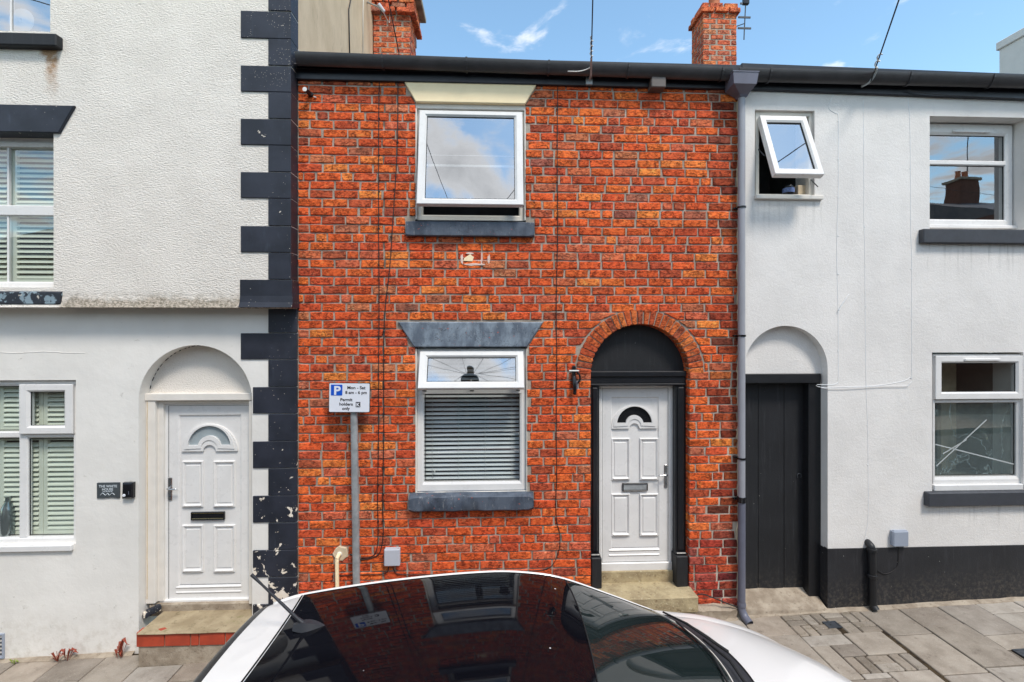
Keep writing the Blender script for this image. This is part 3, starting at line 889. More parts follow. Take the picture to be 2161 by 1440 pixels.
def brick_mb(mb, q, col, y=0.0, dep=.055, jit=.0022, bev=.0055, round_=.005):
    """q = corners bl br tr tl in (x, z)"""
    bl, br, tr, tl = [Vector(p) for p in q]
    w = (br - bl).length
    n = 3 if w > .13 else 2
    ring = []
    for i in range(n + 1):
        ring.append(bl.lerp(br, i / n))
    for i in range(n + 1):
        ring.append(tr.lerp(tl, i / n))
    cen = (bl + br + tr + tl) / 4
    k = len(ring)
    out = []
    for i, p in enumerate(ring):
        corner = i in (0, n, n + 1, k - 1)
        d_ = (cen - p).normalized()
        out.append(p + d_ * (round_ * rnd(.3, 1.6) if corner else 0) + Vector((rnd(-jit, jit), rnd(-jit, jit))))
    yf = y + rnd(-.004, .0025)
    tlt = rnd(-.012, .012)
    vs_ = []
    for p in out:
        vs_.append((p.x, y + dep, p.y))
    for p in out:
        vs_.append((p.x, yf + bev * rnd(.8, 1.6) + (p.x - cen.x) * tlt, p.y))
    for p in out:
        d_ = (cen - p); L = max(d_.length, 1e-6)
        s = bev * rnd(.7, 1.4)
        e = Vector((math.copysign(min(s, abs(d_.x)), d_.x), math.copysign(min(s, abs(d_.y)), d_.y)))
        vs_.append((p.x + e.x, yf + (p.x - cen.x) * tlt + rnd(-.001, .001), p.y + e.y))
    fs = []
    for r_ in range(2):
        for i in range(k):
            j = (i + 1) % k
            fs.append((r_ * k + i, r_ * k + j, (r_ + 1) * k + j, (r_ + 1) * k + i))
    for i in range(n):                      # front, strip of quads
        a, b = 2 * k + i, 2 * k + i + 1
        fs.append((a, b, 2 * k + k - 2 - i, 2 * k + k - 1 - i))
    mb.add(vs_, fs, 0, col)
def wave(x, i):
    return .0045 * noise.noise(Vector((x * 1.3, i * .37, 5.1))) + .003 * noise.noise(Vector((x * 4.1, i * 1.9, 1.7)))
bricks = []
i = 0
z = TOPZ - CH * 72
while z < TOPZ - .03:
    zb, zt = z + .0056, z + CH - .0056
    zm = (zb + zt) / 2
    if zt < gz(XE) - .15:
        z += CH; i += 1; continue
    cuts = []
    for (b0, b1, fl, fr) in BLK:
        if b0 < zm < b1:
            cl = lambda q: max(b0, min(b1, q))
            lb_, lt_, rb_, rt_ = fl(cl(zb)), fl(cl(zt)), fr(cl(zb)), fr(cl(zt))
            if rb_ > lb_ or rt_ > lt_:
                cuts.append((lb_, lt_, rb_, rt_))
    cuts.sort(key=lambda c_: c_[0])
    segs = []
    cur = (XE + .004, XE + .004)
    for (lb_, lt_, rb_, rt_) in cuts:
        if (lb_ + lt_) > (cur[0] + cur[1]):
            segs.append((cur, (lb_, lt_)))
        if rb_ + rt_ > cur[0] + cur[1]:
            cur = (rb_, rt_)
    segs.append((cur, (XR - rnd(.0, .03), XR - rnd(0, .02))))
    # bond positions for this course
    xs = []
    hdr = (i % 7 == 3)
    x = XE - (.12 if i % 2 else 0.0) - (.06 if hdr else 0)
    k = 0
    while x < XR + .3:
        L = (.108 if (hdr and k % 2) else .229) + rnd(-.007, .007)
        if not hdr and random.random() < .05: L = .108
        xs.append((x, x + L))
        x += L + rnd(.0068, .0105)
        k += 1
    for (s0, s1) in segs:
        for (a, b) in xs:
            if b < min(s0) + .02 or a > max(s1) - .02:
                continue
            al, at_ = max(a, s0[0]), max(a, s0[1])
            bl_, bt_ = min(b, s1[0] - (.0 if s1[0] > XR - .05 else 0)), min(b, s1[1])
            if a <= max(s0) + .001: al, at_ = s0
            if b >= min(s1) - .001: bl_, bt_ = s1
            if (bl_ - al) + (bt_ - at_) < .07 or bl_ - al < .004 or bt_ - at_ < .004:
                continue
            o = lambda xx, zz_: (xx, zz_ + wave(xx, i))
            bricks.append((o(al, zb), o(bl_, zb), o(bt_, zt), o(at_, zt)))
    z += CH; i += 1
NV = 29
for k in range(NV):
    a0, a1 = math.pi * (k + .06) / NV, math.pi * (k + .94) / NV
    if k % 1 == 0:
        f_ = lambda r_, a: (ACX - r_ * math.cos(a), ACZ + r_ * math.sin(a))
        bricks.append((f_(ARI, a1), f_(ARI, a0), f_(ARO, a0), f_(ARO, a1)))
NARCH = len(bricks) - NV
wallp = MB()
door_hole = [(ACX - ARI - .008, -.6), (ACX + ARI + .008, -.6)] + arc(ACX, ACZ, ARI + .008, 0, 180, 28)
def grow(pxa, pya, pxb, pyb, g=.006):
    a, b, c_, d_ = rect(pxa, pya, pxb, pyb, 0)
    return [(a - g, c_ - g), (b + g, c_ - g), (b + g, d_ + g), (a - g, d_ + g)]
outer = [(XE - .01, -.6)] + [door_hole[0]] + [door_hole[k] for k in range(len(door_hole) - 1, 0, -1)] + [(XR + .012, -.6), (XR + .012, TOPZ + .02), (XE - .01, TOPZ + .02)]
wallp.holed(outer, [grow(877, 219, 1109, 468, .004), grow(877, 733, 1112, 1043, .004)], .0095, .24)
wall = build(wallp, 'brick_wall', 'mortar', cot)
def bcol(q, arch):
    c_ = pick()
    cx = sum(p[0] for p in q) / 4; cz = sum(p[1] for p in q) / 4
    if arch:
        c_ = random.choice([lin(214, 110, 58), lin(204, 96, 52), lin(190, 84, 50), lin(224, 124, 66), lin(170, 84, 56)])
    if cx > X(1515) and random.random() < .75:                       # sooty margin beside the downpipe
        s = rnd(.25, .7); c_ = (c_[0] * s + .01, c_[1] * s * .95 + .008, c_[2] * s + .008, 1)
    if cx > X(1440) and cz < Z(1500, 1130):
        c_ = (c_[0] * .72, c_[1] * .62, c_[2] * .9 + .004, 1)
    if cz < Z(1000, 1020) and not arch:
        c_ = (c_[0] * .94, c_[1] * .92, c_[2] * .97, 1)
    return c_
def px_area(q):
    cx = sum(p[0] for p in q) / 4; cz = sum(p[1] for p in q) / 4
    w = abs(q[1][0] - q[0][0]) + abs(q[2][0] - q[3][0])
    hid = cz < Z(1000, 1215) and X(640) < cx < X(1240)
    return (0 if (hid or cz < gz(cx) or cz > Z(1000, 172)) else 1) * w * (1 - .02 * abs(cz - H) - .02 * abs(cx))
order = sorted(range(len(bricks)), key=lambda k: -px_area(bricks[k]) - (10 if k >= NARCH else 0))
single = set(order[:296])
rest = MB()
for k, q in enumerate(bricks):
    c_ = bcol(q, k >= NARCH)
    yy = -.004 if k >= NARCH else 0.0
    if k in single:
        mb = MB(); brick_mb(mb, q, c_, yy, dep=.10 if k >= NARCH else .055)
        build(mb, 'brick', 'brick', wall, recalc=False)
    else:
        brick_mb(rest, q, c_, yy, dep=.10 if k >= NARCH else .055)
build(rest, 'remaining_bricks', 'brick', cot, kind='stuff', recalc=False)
# brick ends lining the doorway reveal
rev = MB()
for sgn, xx in ((1, ACX + ARI), (-1, ACX - ARI)):
    zc_ = TOPZ - CH * 72
    while zc_ < ACZ - .02:
        if zc_ > -.3:
            rev.box(xx - (.006 if sgn > 0 else .045), xx + (.045 if sgn > 0 else .006), .058, .16, zc_ + .006, zc_ + CH - .006, .004)
            col = pick(); rev.c += [col] * 24
        zc_ += CH
for k in range(NV):
    a0, a1 = math.pi * (k + .06) / NV, math.pi * (k + .94) / NV
    f_ = lambda r_, a: (ACX - r_ * math.cos(a), ACZ + r_ * math.sin(a))
    rev.prism([f_(ARI - .002, a0), f_(ARO - .03, a0), f_(ARO - .03, a1), f_(ARI - .002, a1)], .098, .17)
    rev.c += [pick()] * 8
build(rev, 'reveal_bricks', 'brick', cot, kind='stuff')
edge = MB()
pts_l, pts_r = [], []
for k in range(90):
    zz_ = -.1 + (TOPZ - .1) * k / 89
    pts_l.append((X(1556.5) + .022 * noise.noise(Vector((zz_ * 5, 3, 1))) + .012 * noise.noise(Vector((zz_ * 19, 3, 1))), zz_))
    pts_r.append((X(1567.5) + .006 * noise.noise(Vector((zz_ * 7, 9, 1))), zz_))
for k in range(89):
    a_, b_, c_, d_ = pts_l[k], pts_r[k], pts_r[k + 1], pts_l[k + 1]
    y_ = -.004 + .006 * noise.noise(Vector((a_[1] * 13, 1, 7)))
    edge.add([(a_[0], y_, a_[1]), (b_[0], y_ - .004, b_[1]), (c_[0], y_ - .004, c_[1]), (d_[0], y_, d_[1]), (a_[0] - .004, .012, a_[1]), (d_[0] - .004, .012, d_[1])], [(0, 1, 2, 3), (4, 0, 3, 5)])
build(edge, 'ragged_pointing', 'cream_patch', cot, recalc=False)
# chipped white fleck and painted remains on one brick
build(MB().prism([P(978, 551).xz, P(997, 552).xz, P(1000, 543).xz, P(992, 537).xz, P(986, 541).xz, P(980, 545).xz], -.0065, .004, .001), 'paint_remnant', 'cream_paint', cot)
sm_ = MB()
for (a0, b0, a1, b1) in ((972, 536, 978, 557), (1029, 537, 1034, 556), (976, 556, 1022, 561), (984, 533, 1000, 537)):
    cx_, cz_ = (X(a0) + X(a1)) / 2, (Z(1000, b0) + Z(1000, b1)) / 2
    hw_, hh_ = abs(X(a1) - X(a0)) / 2, abs(Z(1000, b0) - Z(1000, b1)) / 2
    ring_ = [(cx_ + hw_ * (1 + rnd(-.3, .25)) * math.cos(t), cz_ + hh_ * (1 + rnd(-.35, .35)) * math.sin(t)) for t in [2 * math.pi * k / 18 for k in range(18)]]
    sm_.prism(ring_, -.0052, .006, .001)
build(sm_, 'mortar_smear', 'pink_mortar', cot)
# lintels and sills
def lint(py_t, tl, tr, py_b, bl, br, y0, name, mat, c=.012):
    pm = (tl + tr) / 2
    build(MB().prism([(X(bl), Z(pm, py_b)), (X(br), Z(pm, py_b)), (X(tr), Z(pm, py_t)), (X(tl), Z(pm, py_t))], y0, .16, c), name, mat, cot)
lint(166, 847, 1139, 219, 878, 1108, -.02, 'lintel', 'cream_paint', .006)
lint(680, 840, 1146, 733, 874, 1112, -.018, 'lintel', 'grey_paint_worn', .010)
def sill_mb(pxa, pya, pxb, pyb, y0, rag=.0, c=.006, yb=.12):
    x0, x1, z0, z1 = rect(pxa, pya, pxb, pyb, y0)
    mb = MB()
    n = 22
    for k in range(n + 1):
        x = x0 + (x1 - x0) * k / n
        r1, r2 = rag * noise.noise(Vector((x * 9, 2.1, z0))), rag * noise.noise(Vector((x * 7, 8.1, z0)))
        rnd_e = c * (2.2 if k in (0, n) else 1)
        mb.v += [Vector((x, yb, z1 + .03)), Vector((x, y0 + rnd_e, z1 + r2 * .5)), Vector((x, y0 + r2, z1 - c - (rnd_e - c))), Vector((x, y0 + r1, z0 + rnd_e + r1)), Vector((x, y0 + rnd_e, z0 + r1)), Vector((x, yb, z0))]
    for k in range(n):
        for j in range(6):
            mb.f.append((k * 6 + j, k * 6 + (j + 1) % 6, k * 6 + 6 + (j + 1) % 6, k * 6 + 6 + j)); mb.m.append(0)
    mb.f += [tuple(range(6)), tuple(n * 6 + j for j in range(6))]; mb.m += [0, 0]
    return mb
build(sill_mb(856, 468, 1128, 498, -.055, .002), 'sill', 'grey_paint_sill', cot)
build(sill_mb(862, 1047, 1126, 1080, -.065, .010, .014), 'sill', 'grey_paint_sill', cot, smooth='auto')

# ---- upper window (sash pushed open at the bottom)
def cot_upper():
    Y = .045
    x0, x1, z0, z1 = rect(880, 233, 1107, 466, Y)
    w = part_empty('window', ((x0 + x1) / 2, Y, z0), cot, 'upper window with its sash pushed open at the bottom')
    build(MB().box(x0 - .03, x1 + .03, .02, .10, z1 - .002, z1 + .05, .004), 'head_board', 'white_wood', w)
    for xx in (x0 - .012, x1 - .004):
        build(MB().box(xx, xx + .016, .012, .10, z0, z1, .003), 'jamb_strip', 'white_wood', w)
    build(MB().frame(x0 + .004, x1 - .004, z0, z1, (.05, .05, .055, .045), Y, Y + .07, .010), 'window_frame', 'upvc_aged', w)
    sx0, sx1, sz0, sz1 = rect(886, 238, 1102, 438, Y)
    sz0 = sz1 - .972
    Mx = hinge(sz1, Y - .004, math.radians(-10.7))
    gx0, gx1, gz0, gz1 = rect(902, 255, 1085, 423, Y)
    sh = .012
    mb = MB().frame(sx0, sx1, sz0 - sh, sz1, (gx0 - sx0, sx1 - gx1, .062, .058), Y - .03, Y + .03, .016, .005).xform(Mx)
    build(mb, 'sash', 'upvc', w)
    pane(w, gx0 - .01, gx1 + .01, sz0 + .045, sz1 - .05, Y - .006, 'glass_mirroring', Mx)
    gasket_or_shade_line(w, gx0, gx1, sz0 + .05, sz1 - .058, Y - .012, Mx)
    xm = X(994, Y)
    build(MB().box(xm - .006, xm + .006, Y + .03, Y + .05, sz0 + .03, sz0 + .085, .003).xform(Mx), 'window_handle', 'upvc', w)
    
    for f_, t_ in ((.345, .004), (.302, .012)):
        zz_ = sz0 + (sz1 - sz0) * (1 - f_) * 0.86
    rl = sz0 + (sz1 - sz0) * .50
    build(MB().box(x0 + .04, x1 - .04, .16, .175, rl - .012, rl + .012, .003), 'blind_rail', 'blind_white', w)
    build(MB().box(x0 + .04, x1 - .04, .158, .163, rl + .10, rl + .106, .001), 'blind_rail', 'blind_white', w)
    window_room(w, x0 - .05, x1 + .05, z0 - .02, z1 + .02, .12, .8)
cot_upper()
# ---- lower window (hopper ajar above, big fixed pane with blind)
def cot_lower():
    Y = .045
    x0, x1, z0, z1 = rect(880, 736, 1111, 1041, Y)
    w = part_empty('window', ((x0 + x1) / 2, Y, z0), cot, 'lower window with top hopper ajar')
    zt = Z(995, 826, Y)
    for xx in (x0 - .012, x1 - .004):
        build(MB().box(xx, xx + .016, .010, .10, z0, z1, .003), 'jamb_strip', 'upvc_aged', w)
    build(MB().frame(x0 + .004, x1 - .004, z0 + .02, z1, (.062, .062, .09, .045), Y, Y + .07, .012), 'window_frame', 'upvc', w)
    build(MB().box(x0 + .02, x1 - .02, Y + .001, Y + .06, zt - .026, zt + .02, .006), 'transom', 'upvc', w)
    build(MB().box(x0 - .004, x1 + .004, Y - .03, Y + .06, z0 - .012, z0 + .024, .005), 'sub_sill', 'upvc_aged', w)
    sx0, sx1, sz0, sz1 = rect(887, 743, 1104, 820, Y)
    gx0, gx1, gz0, gz1 = rect(904, 757, 1088, 805, Y)
    sz0 = sz1 - .364
    Mx = hinge(sz1, Y - .004, math.radians(-21.9))
    build(MB().frame(sx0, sx1, sz0 - .012, sz1, (gx0 - sx0, sx1 - gx1, .068, .062), Y - .035, Y + .03, .016, .005).xform(Mx), 'sash', 'upvc', w)
    pane(w, gx0 - .01, gx1 + .01, sz0 + .045, sz1 - .05, Y - .006, 'glass_mirroring', Mx)
    gasket_or_shade_line(w, gx0, gx1, sz0 + .056, sz1 - .062, Y - .012, Mx)
    xm = X(995, Y)
    build(MB().box(xm - .006, xm + .006, Y + .03, Y + .05, sz0 + .04, sz0 + .095, .003).xform(Mx), 'window_handle', 'upvc', w)
    a0, a1, b0, b1 = rect(897, 833, 1097, 1015, Y)
    pane(w, a0 - .005, a1 + .005, b0 - .005, b1 + .005, Y + .03, 'glass')
    gasket_or_shade_line(w, a0, a1, b0, b1, Y + .026)
    for k in (.02, .48, .93):
        xx = sx0 + (sx1 - sx0) * k
        build(MB().box(xx, xx + .04, Y - .006, Y + .002, zt + .004, zt + .011, .001), 'vent_clip', 'rubber', w)
    window_room(w, x0 - .05, x1 + .05, z0 - .02, z1 + .02, .26, .8)
    # venetian blind
    bl = root('venetian_blind', ((x0 + x1) / 2, .15, z0), 'pale grey venetian blind hanging behind the lower cottage window', 'blind')
    top, bot = z1 - .05, z0 + .075
    n = 31
    proto = None
    for k in range(n):
        zz_ = bot + (top - bot) * k / (n - 1)
        mb = MB()
        pr = []
        for j in range(5):
            t = j / 4 - .5
            pr.append((t * .036, .004 * (1 - 4 * t * t)))
        ta = math.radians(40)
        vs_, fs = [], []
        for sx_ in (x0 + .05, x1 - .05):
            for (u, v_) in pr:
                vs_.append((sx_, .17 + u * math.cos(ta) - v_ * math.sin(ta), zz_ + u * math.sin(ta) + v_ * math.cos(ta)))
            for (u, v_) in pr[::-1]:
                vs_.append((sx_, .17 + u * math.cos(ta) - (v_ - .0012) * math.sin(ta), zz_ + u * math.sin(ta) + (v_ - .0012) * math.cos(ta)))
        for j in range(10):
            fs.append((j, (j + 1) % 10, 10 + (j + 1) % 10, 10 + j))
        fs += [tuple(range(10)), tuple(range(10, 20))]
        if proto is None:
            proto = build(MB().add(vs_, fs), 'slat', 'blind_white', bl)
            pz = zz_
        else:
            o = proto.copy(); COL.objects.link(o)
            o.location = proto.location + Vector((rnd(-.002, .002), 0, zz_ - pz + rnd(-.0015, .0015)))
            o.rotation_euler = (rnd(-.05, .05), rnd(-.003, .003), 0)
    for px in (913, 968, 1024, 1080):
        xx = X(px, .15)
        build(MB().box(xx - .0012, xx + .0012, .147, .149, bot, top, .0004), 'ladder_cord', 'cable_white', bl)
    build(MB().lathe([(.004, 0), (.008, .008), (.008, .024), (.003, .034)], (X(917, .13), .135, Z(917, 999, .13)), 'z', 10), 'cord_bobbin', 'upvc', bl)
    build(MB().box(x0 + .045, x1 - .045, .15, .19, bot - .03, bot - .012, .003), 'bottom_rail', 'blind_white', bl)
    build(MB().box(x0 + .045, x1 - .045, .15, .20, top + .01, top + .05, .003), 'head_rail', 'blind_white', bl)
cot_lower()

# ---- doorway
YD = .125
sur = part_empty('door_surround', (ACX, YD, 0), cot)
tz0, tz1 = Z(1352, 815, .09), Z(1352, 786, .07)
build(MB().prism([(ACX - ARI - .02, ACZ - .02), (ACX + ARI + .02, ACZ - .02)] + arc(ACX, ACZ, ARI + .02, 0, 180, 24), YD, YD + .06), 'tympanum', 'black_matt', sur)
xl, xr_ = ACX - ARI, ACX + ARI
build(MB().box(xl + .004, xr_ - .004, .05, YD + .05, tz1 - .045, tz1 + .012, .008), 'cornice', 'black_gloss', sur)
build(MB().box(xl + .006, xr_ - .006, .066, YD + .05, tz0 + .028, tz1 - .045, .004), 'frieze', 'black_gloss', sur)
build(MB().box(xl + .004, xr_ - .004, .052, YD + .05, tz0 + .006, tz0 + .028, .006), 'architrave', 'black_gloss', sur)
bz0, bz1 = Z(1260, 1240, .05), Z(1260, 1172, .05)
for (pa, pb) in ((None, 1264), (1424, None)):
    a = xl + .005 if pa is None else X(pa, .09)
    b = X(pb, .09) if pb is not None else xr_ - .005
    build(MB().box(a, b, .07, YD + .06, bz1, tz0 + .006, .006), 'pilaster', 'black_gloss', sur)
    wd = b - a
    build(MB().box(a + wd * .2, b - wd * .2, .052, .072, bz1 + .03, tz0 - .01, .012), 'pilaster_face', 'black_gloss', sur)
    build(MB().box(a - (.012 if pa else 0), b + (0 if pa else .012), .012, YD + .06, bz0 - .12, bz1 - .012, .008), 'plinth_block', 'black_matt', sur)
    build(MB().box(a - (.004 if pa else 0), b + (0 if pa else .004), .04, YD + .06, bz1 - .012, bz1 + .012, .008), 'plinth_cap', 'black_gloss', sur)
entrance_door(cot, .15, (1263, 812, 1426, 1204), (1271, 819, 1411, 1187), (1339.5, 905, 50, 38, 11),
              [(1290, 925, 1329, 1013), (1350, 925, 1389, 1013), (1290, 1042, 1329, 1131), (1350, 1042, 1389, 1131)],
              (1314, 1020.5, 1367, 1036.5), (1402, 981, 1409, 1031, 1405, 1001, 1387), True, True, (1263, 1187, 1426, 1205))
# steps
zs = Z(1347, 1228, .125)
build(MB().box(X(1266, .13), X(1428, .13), .115, .3, zs - .05, Z(1347, 1205, .125), .006), 'stone_riser', 'sandstone', cot)
def rough_box(x0, x1, y0, y1, z0, z1, c=.012, jit=.006, nx=14):
    mb = MB().box(x0, x1, y0, y1, z0, z1, c)
    bm = bmesh.new()
    for p in mb.v: bm.verts.new(p)
    bm.verts.ensure_lookup_table()
    for f in mb.f: bm.faces.new([bm.verts[k] for k in f])
    bmesh.ops.subdivide_edges(bm, edges=[e for e in bm.edges if e.calc_length() > .08], cuts=5, use_grid_fill=True)
    bm.verts.index_update()
    out = MB()
    for v_ in bm.verts:
        p = v_.co
        out.v.append(p + noise.noise_vector(p * 17) * jit + noise.noise_vector(p * 47) * jit * .4)
    out.f = [tuple(v_.index for v_ in f.verts) for f in bm.faces]; out.m = [0] * len(out.f)
    bm.free()
    return out
xs0, xs1 = X(1228, -.16), X(1474, -.16)
build(rough_box(xs0, xs1, -.17, .16, zs - .16, zs), 'doorstep', 'sandstone', cot, smooth='auto')
build(rough_box(xs0 + .02, xs1 - .02, -.13, .1, -.1, zs - .155), 'step_base', 'old_concrete', cot, smooth='auto')
build(rough_box(xs1 - .005, XR - .04, -.075, .05, -.05, gz(2.3) + .13, .03, .022), 'rubble_footing', 'old_concrete', cot, smooth='auto')

# ---- eaves, roof, chimneys
def gutter(parent, pa, pya, pb, pyb, name, mat, Yc=-.10, w=.062, h=.098, lipmat=None):
    A, B = P(pa, pya, Yc - w), P(pb, pyb, Yc - w)
    mb = MB()
    prof = [(-w, 0), (-w - .006, .002), (-w - .006, -.008), (-w, -.03), (-w * .8, -h * .6), (-w * .45, -h * .9), (0, -h), (w * .45, -h * .9), (w * .8, -h * .6), (w, -.02), (w, 0), (w * .9, 0), (w * .7, -h * .5), (0, -h * .9), (-w * .7, -h * .5), (-w * .9, 0)]
    for E in (A, B):
        for (y, z_) in prof:
            mb.v.append(Vector((E.x, Yc + y, E.z + z_)))
    k = len(prof)
    for j in range(k):
        mb.f.append((j, (j + 1) % k, k + (j + 1) % k, k + j)); mb.m.append(0)
    mb.f += [tuple(range(k)), tuple(range(k, 2 * k))]; mb.m += [0, 0]
    g = build(mb, name, mat, parent, smooth='auto')
    return A, B
def gutter_clips(parent, A, B, pxs, Yc=-.10, w=.066, h=.103, mat='gutter_black'):
    for px in pxs:
        x = X(px, Yc)
        t = (x - A.x) / (B.x - A.x)
        zt = A.z + (B.z - A.z) * t
        pts = [(x, Yc - w - .004, zt + .004), (x, Yc - w, zt - .03), (x, Yc - w * .8, zt - h * .6), (x, Yc - w * .45, zt - h * .92), (x, Yc, zt - h), (x, Yc + w * .5, zt - h * .9), (x, Yc + w, zt - .02)]
        mb = MB()
        for dx_ in (-.009, .009):
            for p in pts:
                mb.v += [Vector((p[0] + dx_, p[1], p[2]))]
        k = len(pts)
        for dx_ in (-.009, .009):
            for p in pts:
                c_ = Vector((0, Yc, zt))
                q = Vector((p[0] + dx_, p[1], p[2])); d_ = Vector((0, q.y - Yc, q.z - zt)).normalized() * .005
                mb.v.append(q + d_)
        for j in range(k - 1):
            mb.f += [(2 * k + j, 2 * k + j + 1, 3 * k + j + 1, 3 * k + j), (j, j + 1, 2 * k + j + 1, 2 * k + j), (k + j, k + j + 1, 3 * k + j + 1, 3 * k + j)]
            mb.m += [0, 0, 0]
        build(mb, 'gutter_clip', mat, parent)
gA, gB = gutter(cot, 622, 109, 1546, 143, 'gutter', 'gutter_black')
gutter_clips(cot, gA, gB, (809, 985, 1157, 1324, 1520))
def fascia(parent, pa, pya, pb, pyb, hgt, name, mat, Y=-.035):
    A, B = P(pa, pya, Y), P(pb, pyb, Y)
    build(MB().prism([(A.x, A.z), (B.x, B.z), (B.x, B.z + hgt), (A.x, A.z + hgt)], Y, .05, .004), name, mat, parent)
fascia(cot, 624, 166.5, 1566, 188, .24, 'fascia_board', 'fascia_black')
ER = Z(1000, 150, 0) - .01                       # roof line at the wall face
def roof_z(y):
    return ER + .03 + .50 * y
RIDGE = 3.15
def roof_part(parent, x0, x1, er_off=0.0):
    mb = MB().add([(x0, -.09, roof_z(-.09) + er_off), (x1, -.09, roof_z(-.09) + er_off), (x1, RIDGE, roof_z(RIDGE) + er_off), (x0, RIDGE, roof_z(RIDGE) + er_off),
                   (x1, 2 * RIDGE, roof_z(0) + er_off), (x0, 2 * RIDGE, roof_z(0) + er_off)], [(0, 1, 2, 3), (3, 2, 4, 5)])
    mb.add([(x0, -.09, roof_z(-.09) - .04 + er_off), (x1, -.09, roof_z(-.09) - .04 + er_off), (x1, RIDGE, roof_z(RIDGE) - .05 + er_off), (x0, RIDGE, roof_z(RIDGE) - .05 + er_off)], [(0, 3, 2, 1)])
    rf = build(mb, 'roof', 'slate', parent, recalc=False)
    # courses of slates at the eaves
    proto = None
    for r_ in range(4):
        x = x0 + (.11 if r_ % 2 else 0)
        y = -.10 + r_ * .17
        while x < x1 - .05:
            if proto is None:
                m_ = MB().add([(x + .002, y, roof_z(y) + .004 + er_off), (x + .218, y, roof_z(y) + .004 + er_off), (x + .218, y + .30, roof_z(y + .3) + .002 + er_off), (x + .002, y + .30, roof_z(y + .3) + .002 + er_off),
                               (x + .002, y, roof_z(y) + .011 + er_off), (x + .218, y, roof_z(y) + .011 + er_off), (x + .218, y + .30, roof_z(y + .3) + .008 + er_off), (x + .002, y + .30, roof_z(y + .3) + .008 + er_off)],
                              [(0, 1, 2, 3), (4, 5, 6, 7), (0, 1, 5, 4), (1, 2, 6, 5), (2, 3, 7, 6), (3, 0, 4, 7)])
                proto = build(m_, 'roof_slate', 'slate', rf); p0 = (x, y)
            else:
                o = proto.copy(); COL.objects.link(o)
                o.location = proto.location + Vector((x - p0[0] + rnd(-.003, .003), y - p0[1] + rnd(-.006, .004), .50 * (y - p0[1]) + rnd(0, .004)))
            x += .22
    return rf
roof_part(cot, XE + .006, XR - .002)
build(MB().prism([(XE - .3, roof_z(0) - .3), (XE + .001, roof_z(0) - .3), (XE + .001, 9.6), (XE - .3, 9.6)], .021, 6.3), 'gable_flank_anchor', 'beige_render', cot) if False else None
def brick_stack(parent, x0, x1, y0, y1, z0, z1, name, corb=0.0, corb_z=None, side=1):
    mb = MB()
    core = MB().box(x0 + .006, x1 - .006, y0 + .006, y1 - .006, z0, z1 - .004, 0)
    st = build(core, name, 'mortar', parent)
    z_, i_ = z0, 0
    while z_ < z1 - .02:
        e = corb if (corb_z is not None and z_ > corb_z) else 0.0
        e2 = e + (.03 if corb_z is not None and corb_z < z_ < corb_z + .09 else 0)
        x = x0 - e2 + (0 if i_ % 2 else -.11)
        while x < x1 + e2 - .02:
            a, b = max(x, x0 - e2), min(x + .222, x1 + e2)
            if b - a > .03:
                brick_mb(mb, ((a, z_ + .006), (b - .01, z_ + .006), (b - .01, z_ + CH - .005), (a, z_ + CH - .005)), pick(), y0 - e2, .10)
            x += .232
        # flank facing the middle of the street view
        tmp = MB()
        y = y0 - e2 + (0 if i_ % 2 else -.11)
        while y < y1 + e2:
            a, b = max(y, y0 - e2), min(y + .222, y1 + e2)
            if b - a > .03:
                brick_mb(tmp, ((a, z_ + .006), (b - .01, z_ + .006), (b - .01, z_ + CH - .005), (a, z_ + CH - .005)), pick(), 0, .09)
            y += .232
        for sd in (1, -1):
            xx = (x1 + e2) if sd > 0 else (x0 - e2)
            o = len(mb.v)
            mb.v += [Vector((xx - sd * p.y, p.x, p.z)) for p in tmp.v]
            mb.f += [tuple(k + o for k in (f if sd > 0 else f[::-1])) for f in tmp.f]; mb.m += [0] * len(tmp.f); mb.c += tmp.c
        z_ += CH; i_ += 1
    mb.c = [(q_[0] * .80 + .07, q_[1] * .80 + .055, q_[2] * .8 + .04, 1) for q_ in mb.c]
    build(mb, 'stack_bricks', 'brick', st, kind='stuff', recalc=True)
    return st
random.seed(5)
YC1 = depth_of(786, XE)
c1x1 = X(866, YC1)
st = brick_stack(cot, XE + .012, c1x1, YC1, YC1 + .55, roof_z(YC1) - .3, 8.2, 'chimney', .06, Z(825, 38, YC1))
build(MB().box(XE + .012, c1x1 + .16, YC1 - .10, YC1 + .65, 8.2, 8.28, .01), 'coping', 'old_concrete', st)
YC2 = YC1 - .05
c2x0, c2x1 = X(1484, YC2), X(1555, YC2)
YB2 = depth_of(1459, c2x0)
ct2 = Z(1520, 10, YC2)
st2 = brick_stack(cot, c2x0, c2x1, YC2, YB2, roof_z(YC2) - .3, ct2, 'chimney', .012, Z(1520, 34, YC2))
build(MB().lathe([(.105, 0), (.10, .03), (.09, .05), (.085, .28), (.10, .30), (.10, .33), (.07, .33), (.07, .1)], ((c2x0 + c2x1) / 2, YC2 + .2, ct2 - .005), 'z', 20), 'chimney_pot', 'terracotta', st2, smooth='auto')
build(rough_box(c2x0 - .02, c2x1 + .02, YC2 - .03, YB2 + .02, roof_z(YC2) - .2, roof_z(YC2) + .10, .02, .014), 'lead_flashing', 'lead', st2, smooth='auto')
fl = MB()
for k in range(9):
    y = .0 + k * .14
    fl.box(XE + .004, XE + .012, y, y + .155, roof_z(y) - .02, roof_z(y) + .14 + rnd(-.01, .01), .002)
    fl.box(XE + .004, XE + .16, y, y + .155, roof_z(y) + .012, roof_z(y) + .018 + .03, .002)
build(fl, 'step_flashing', 'lead', cot)
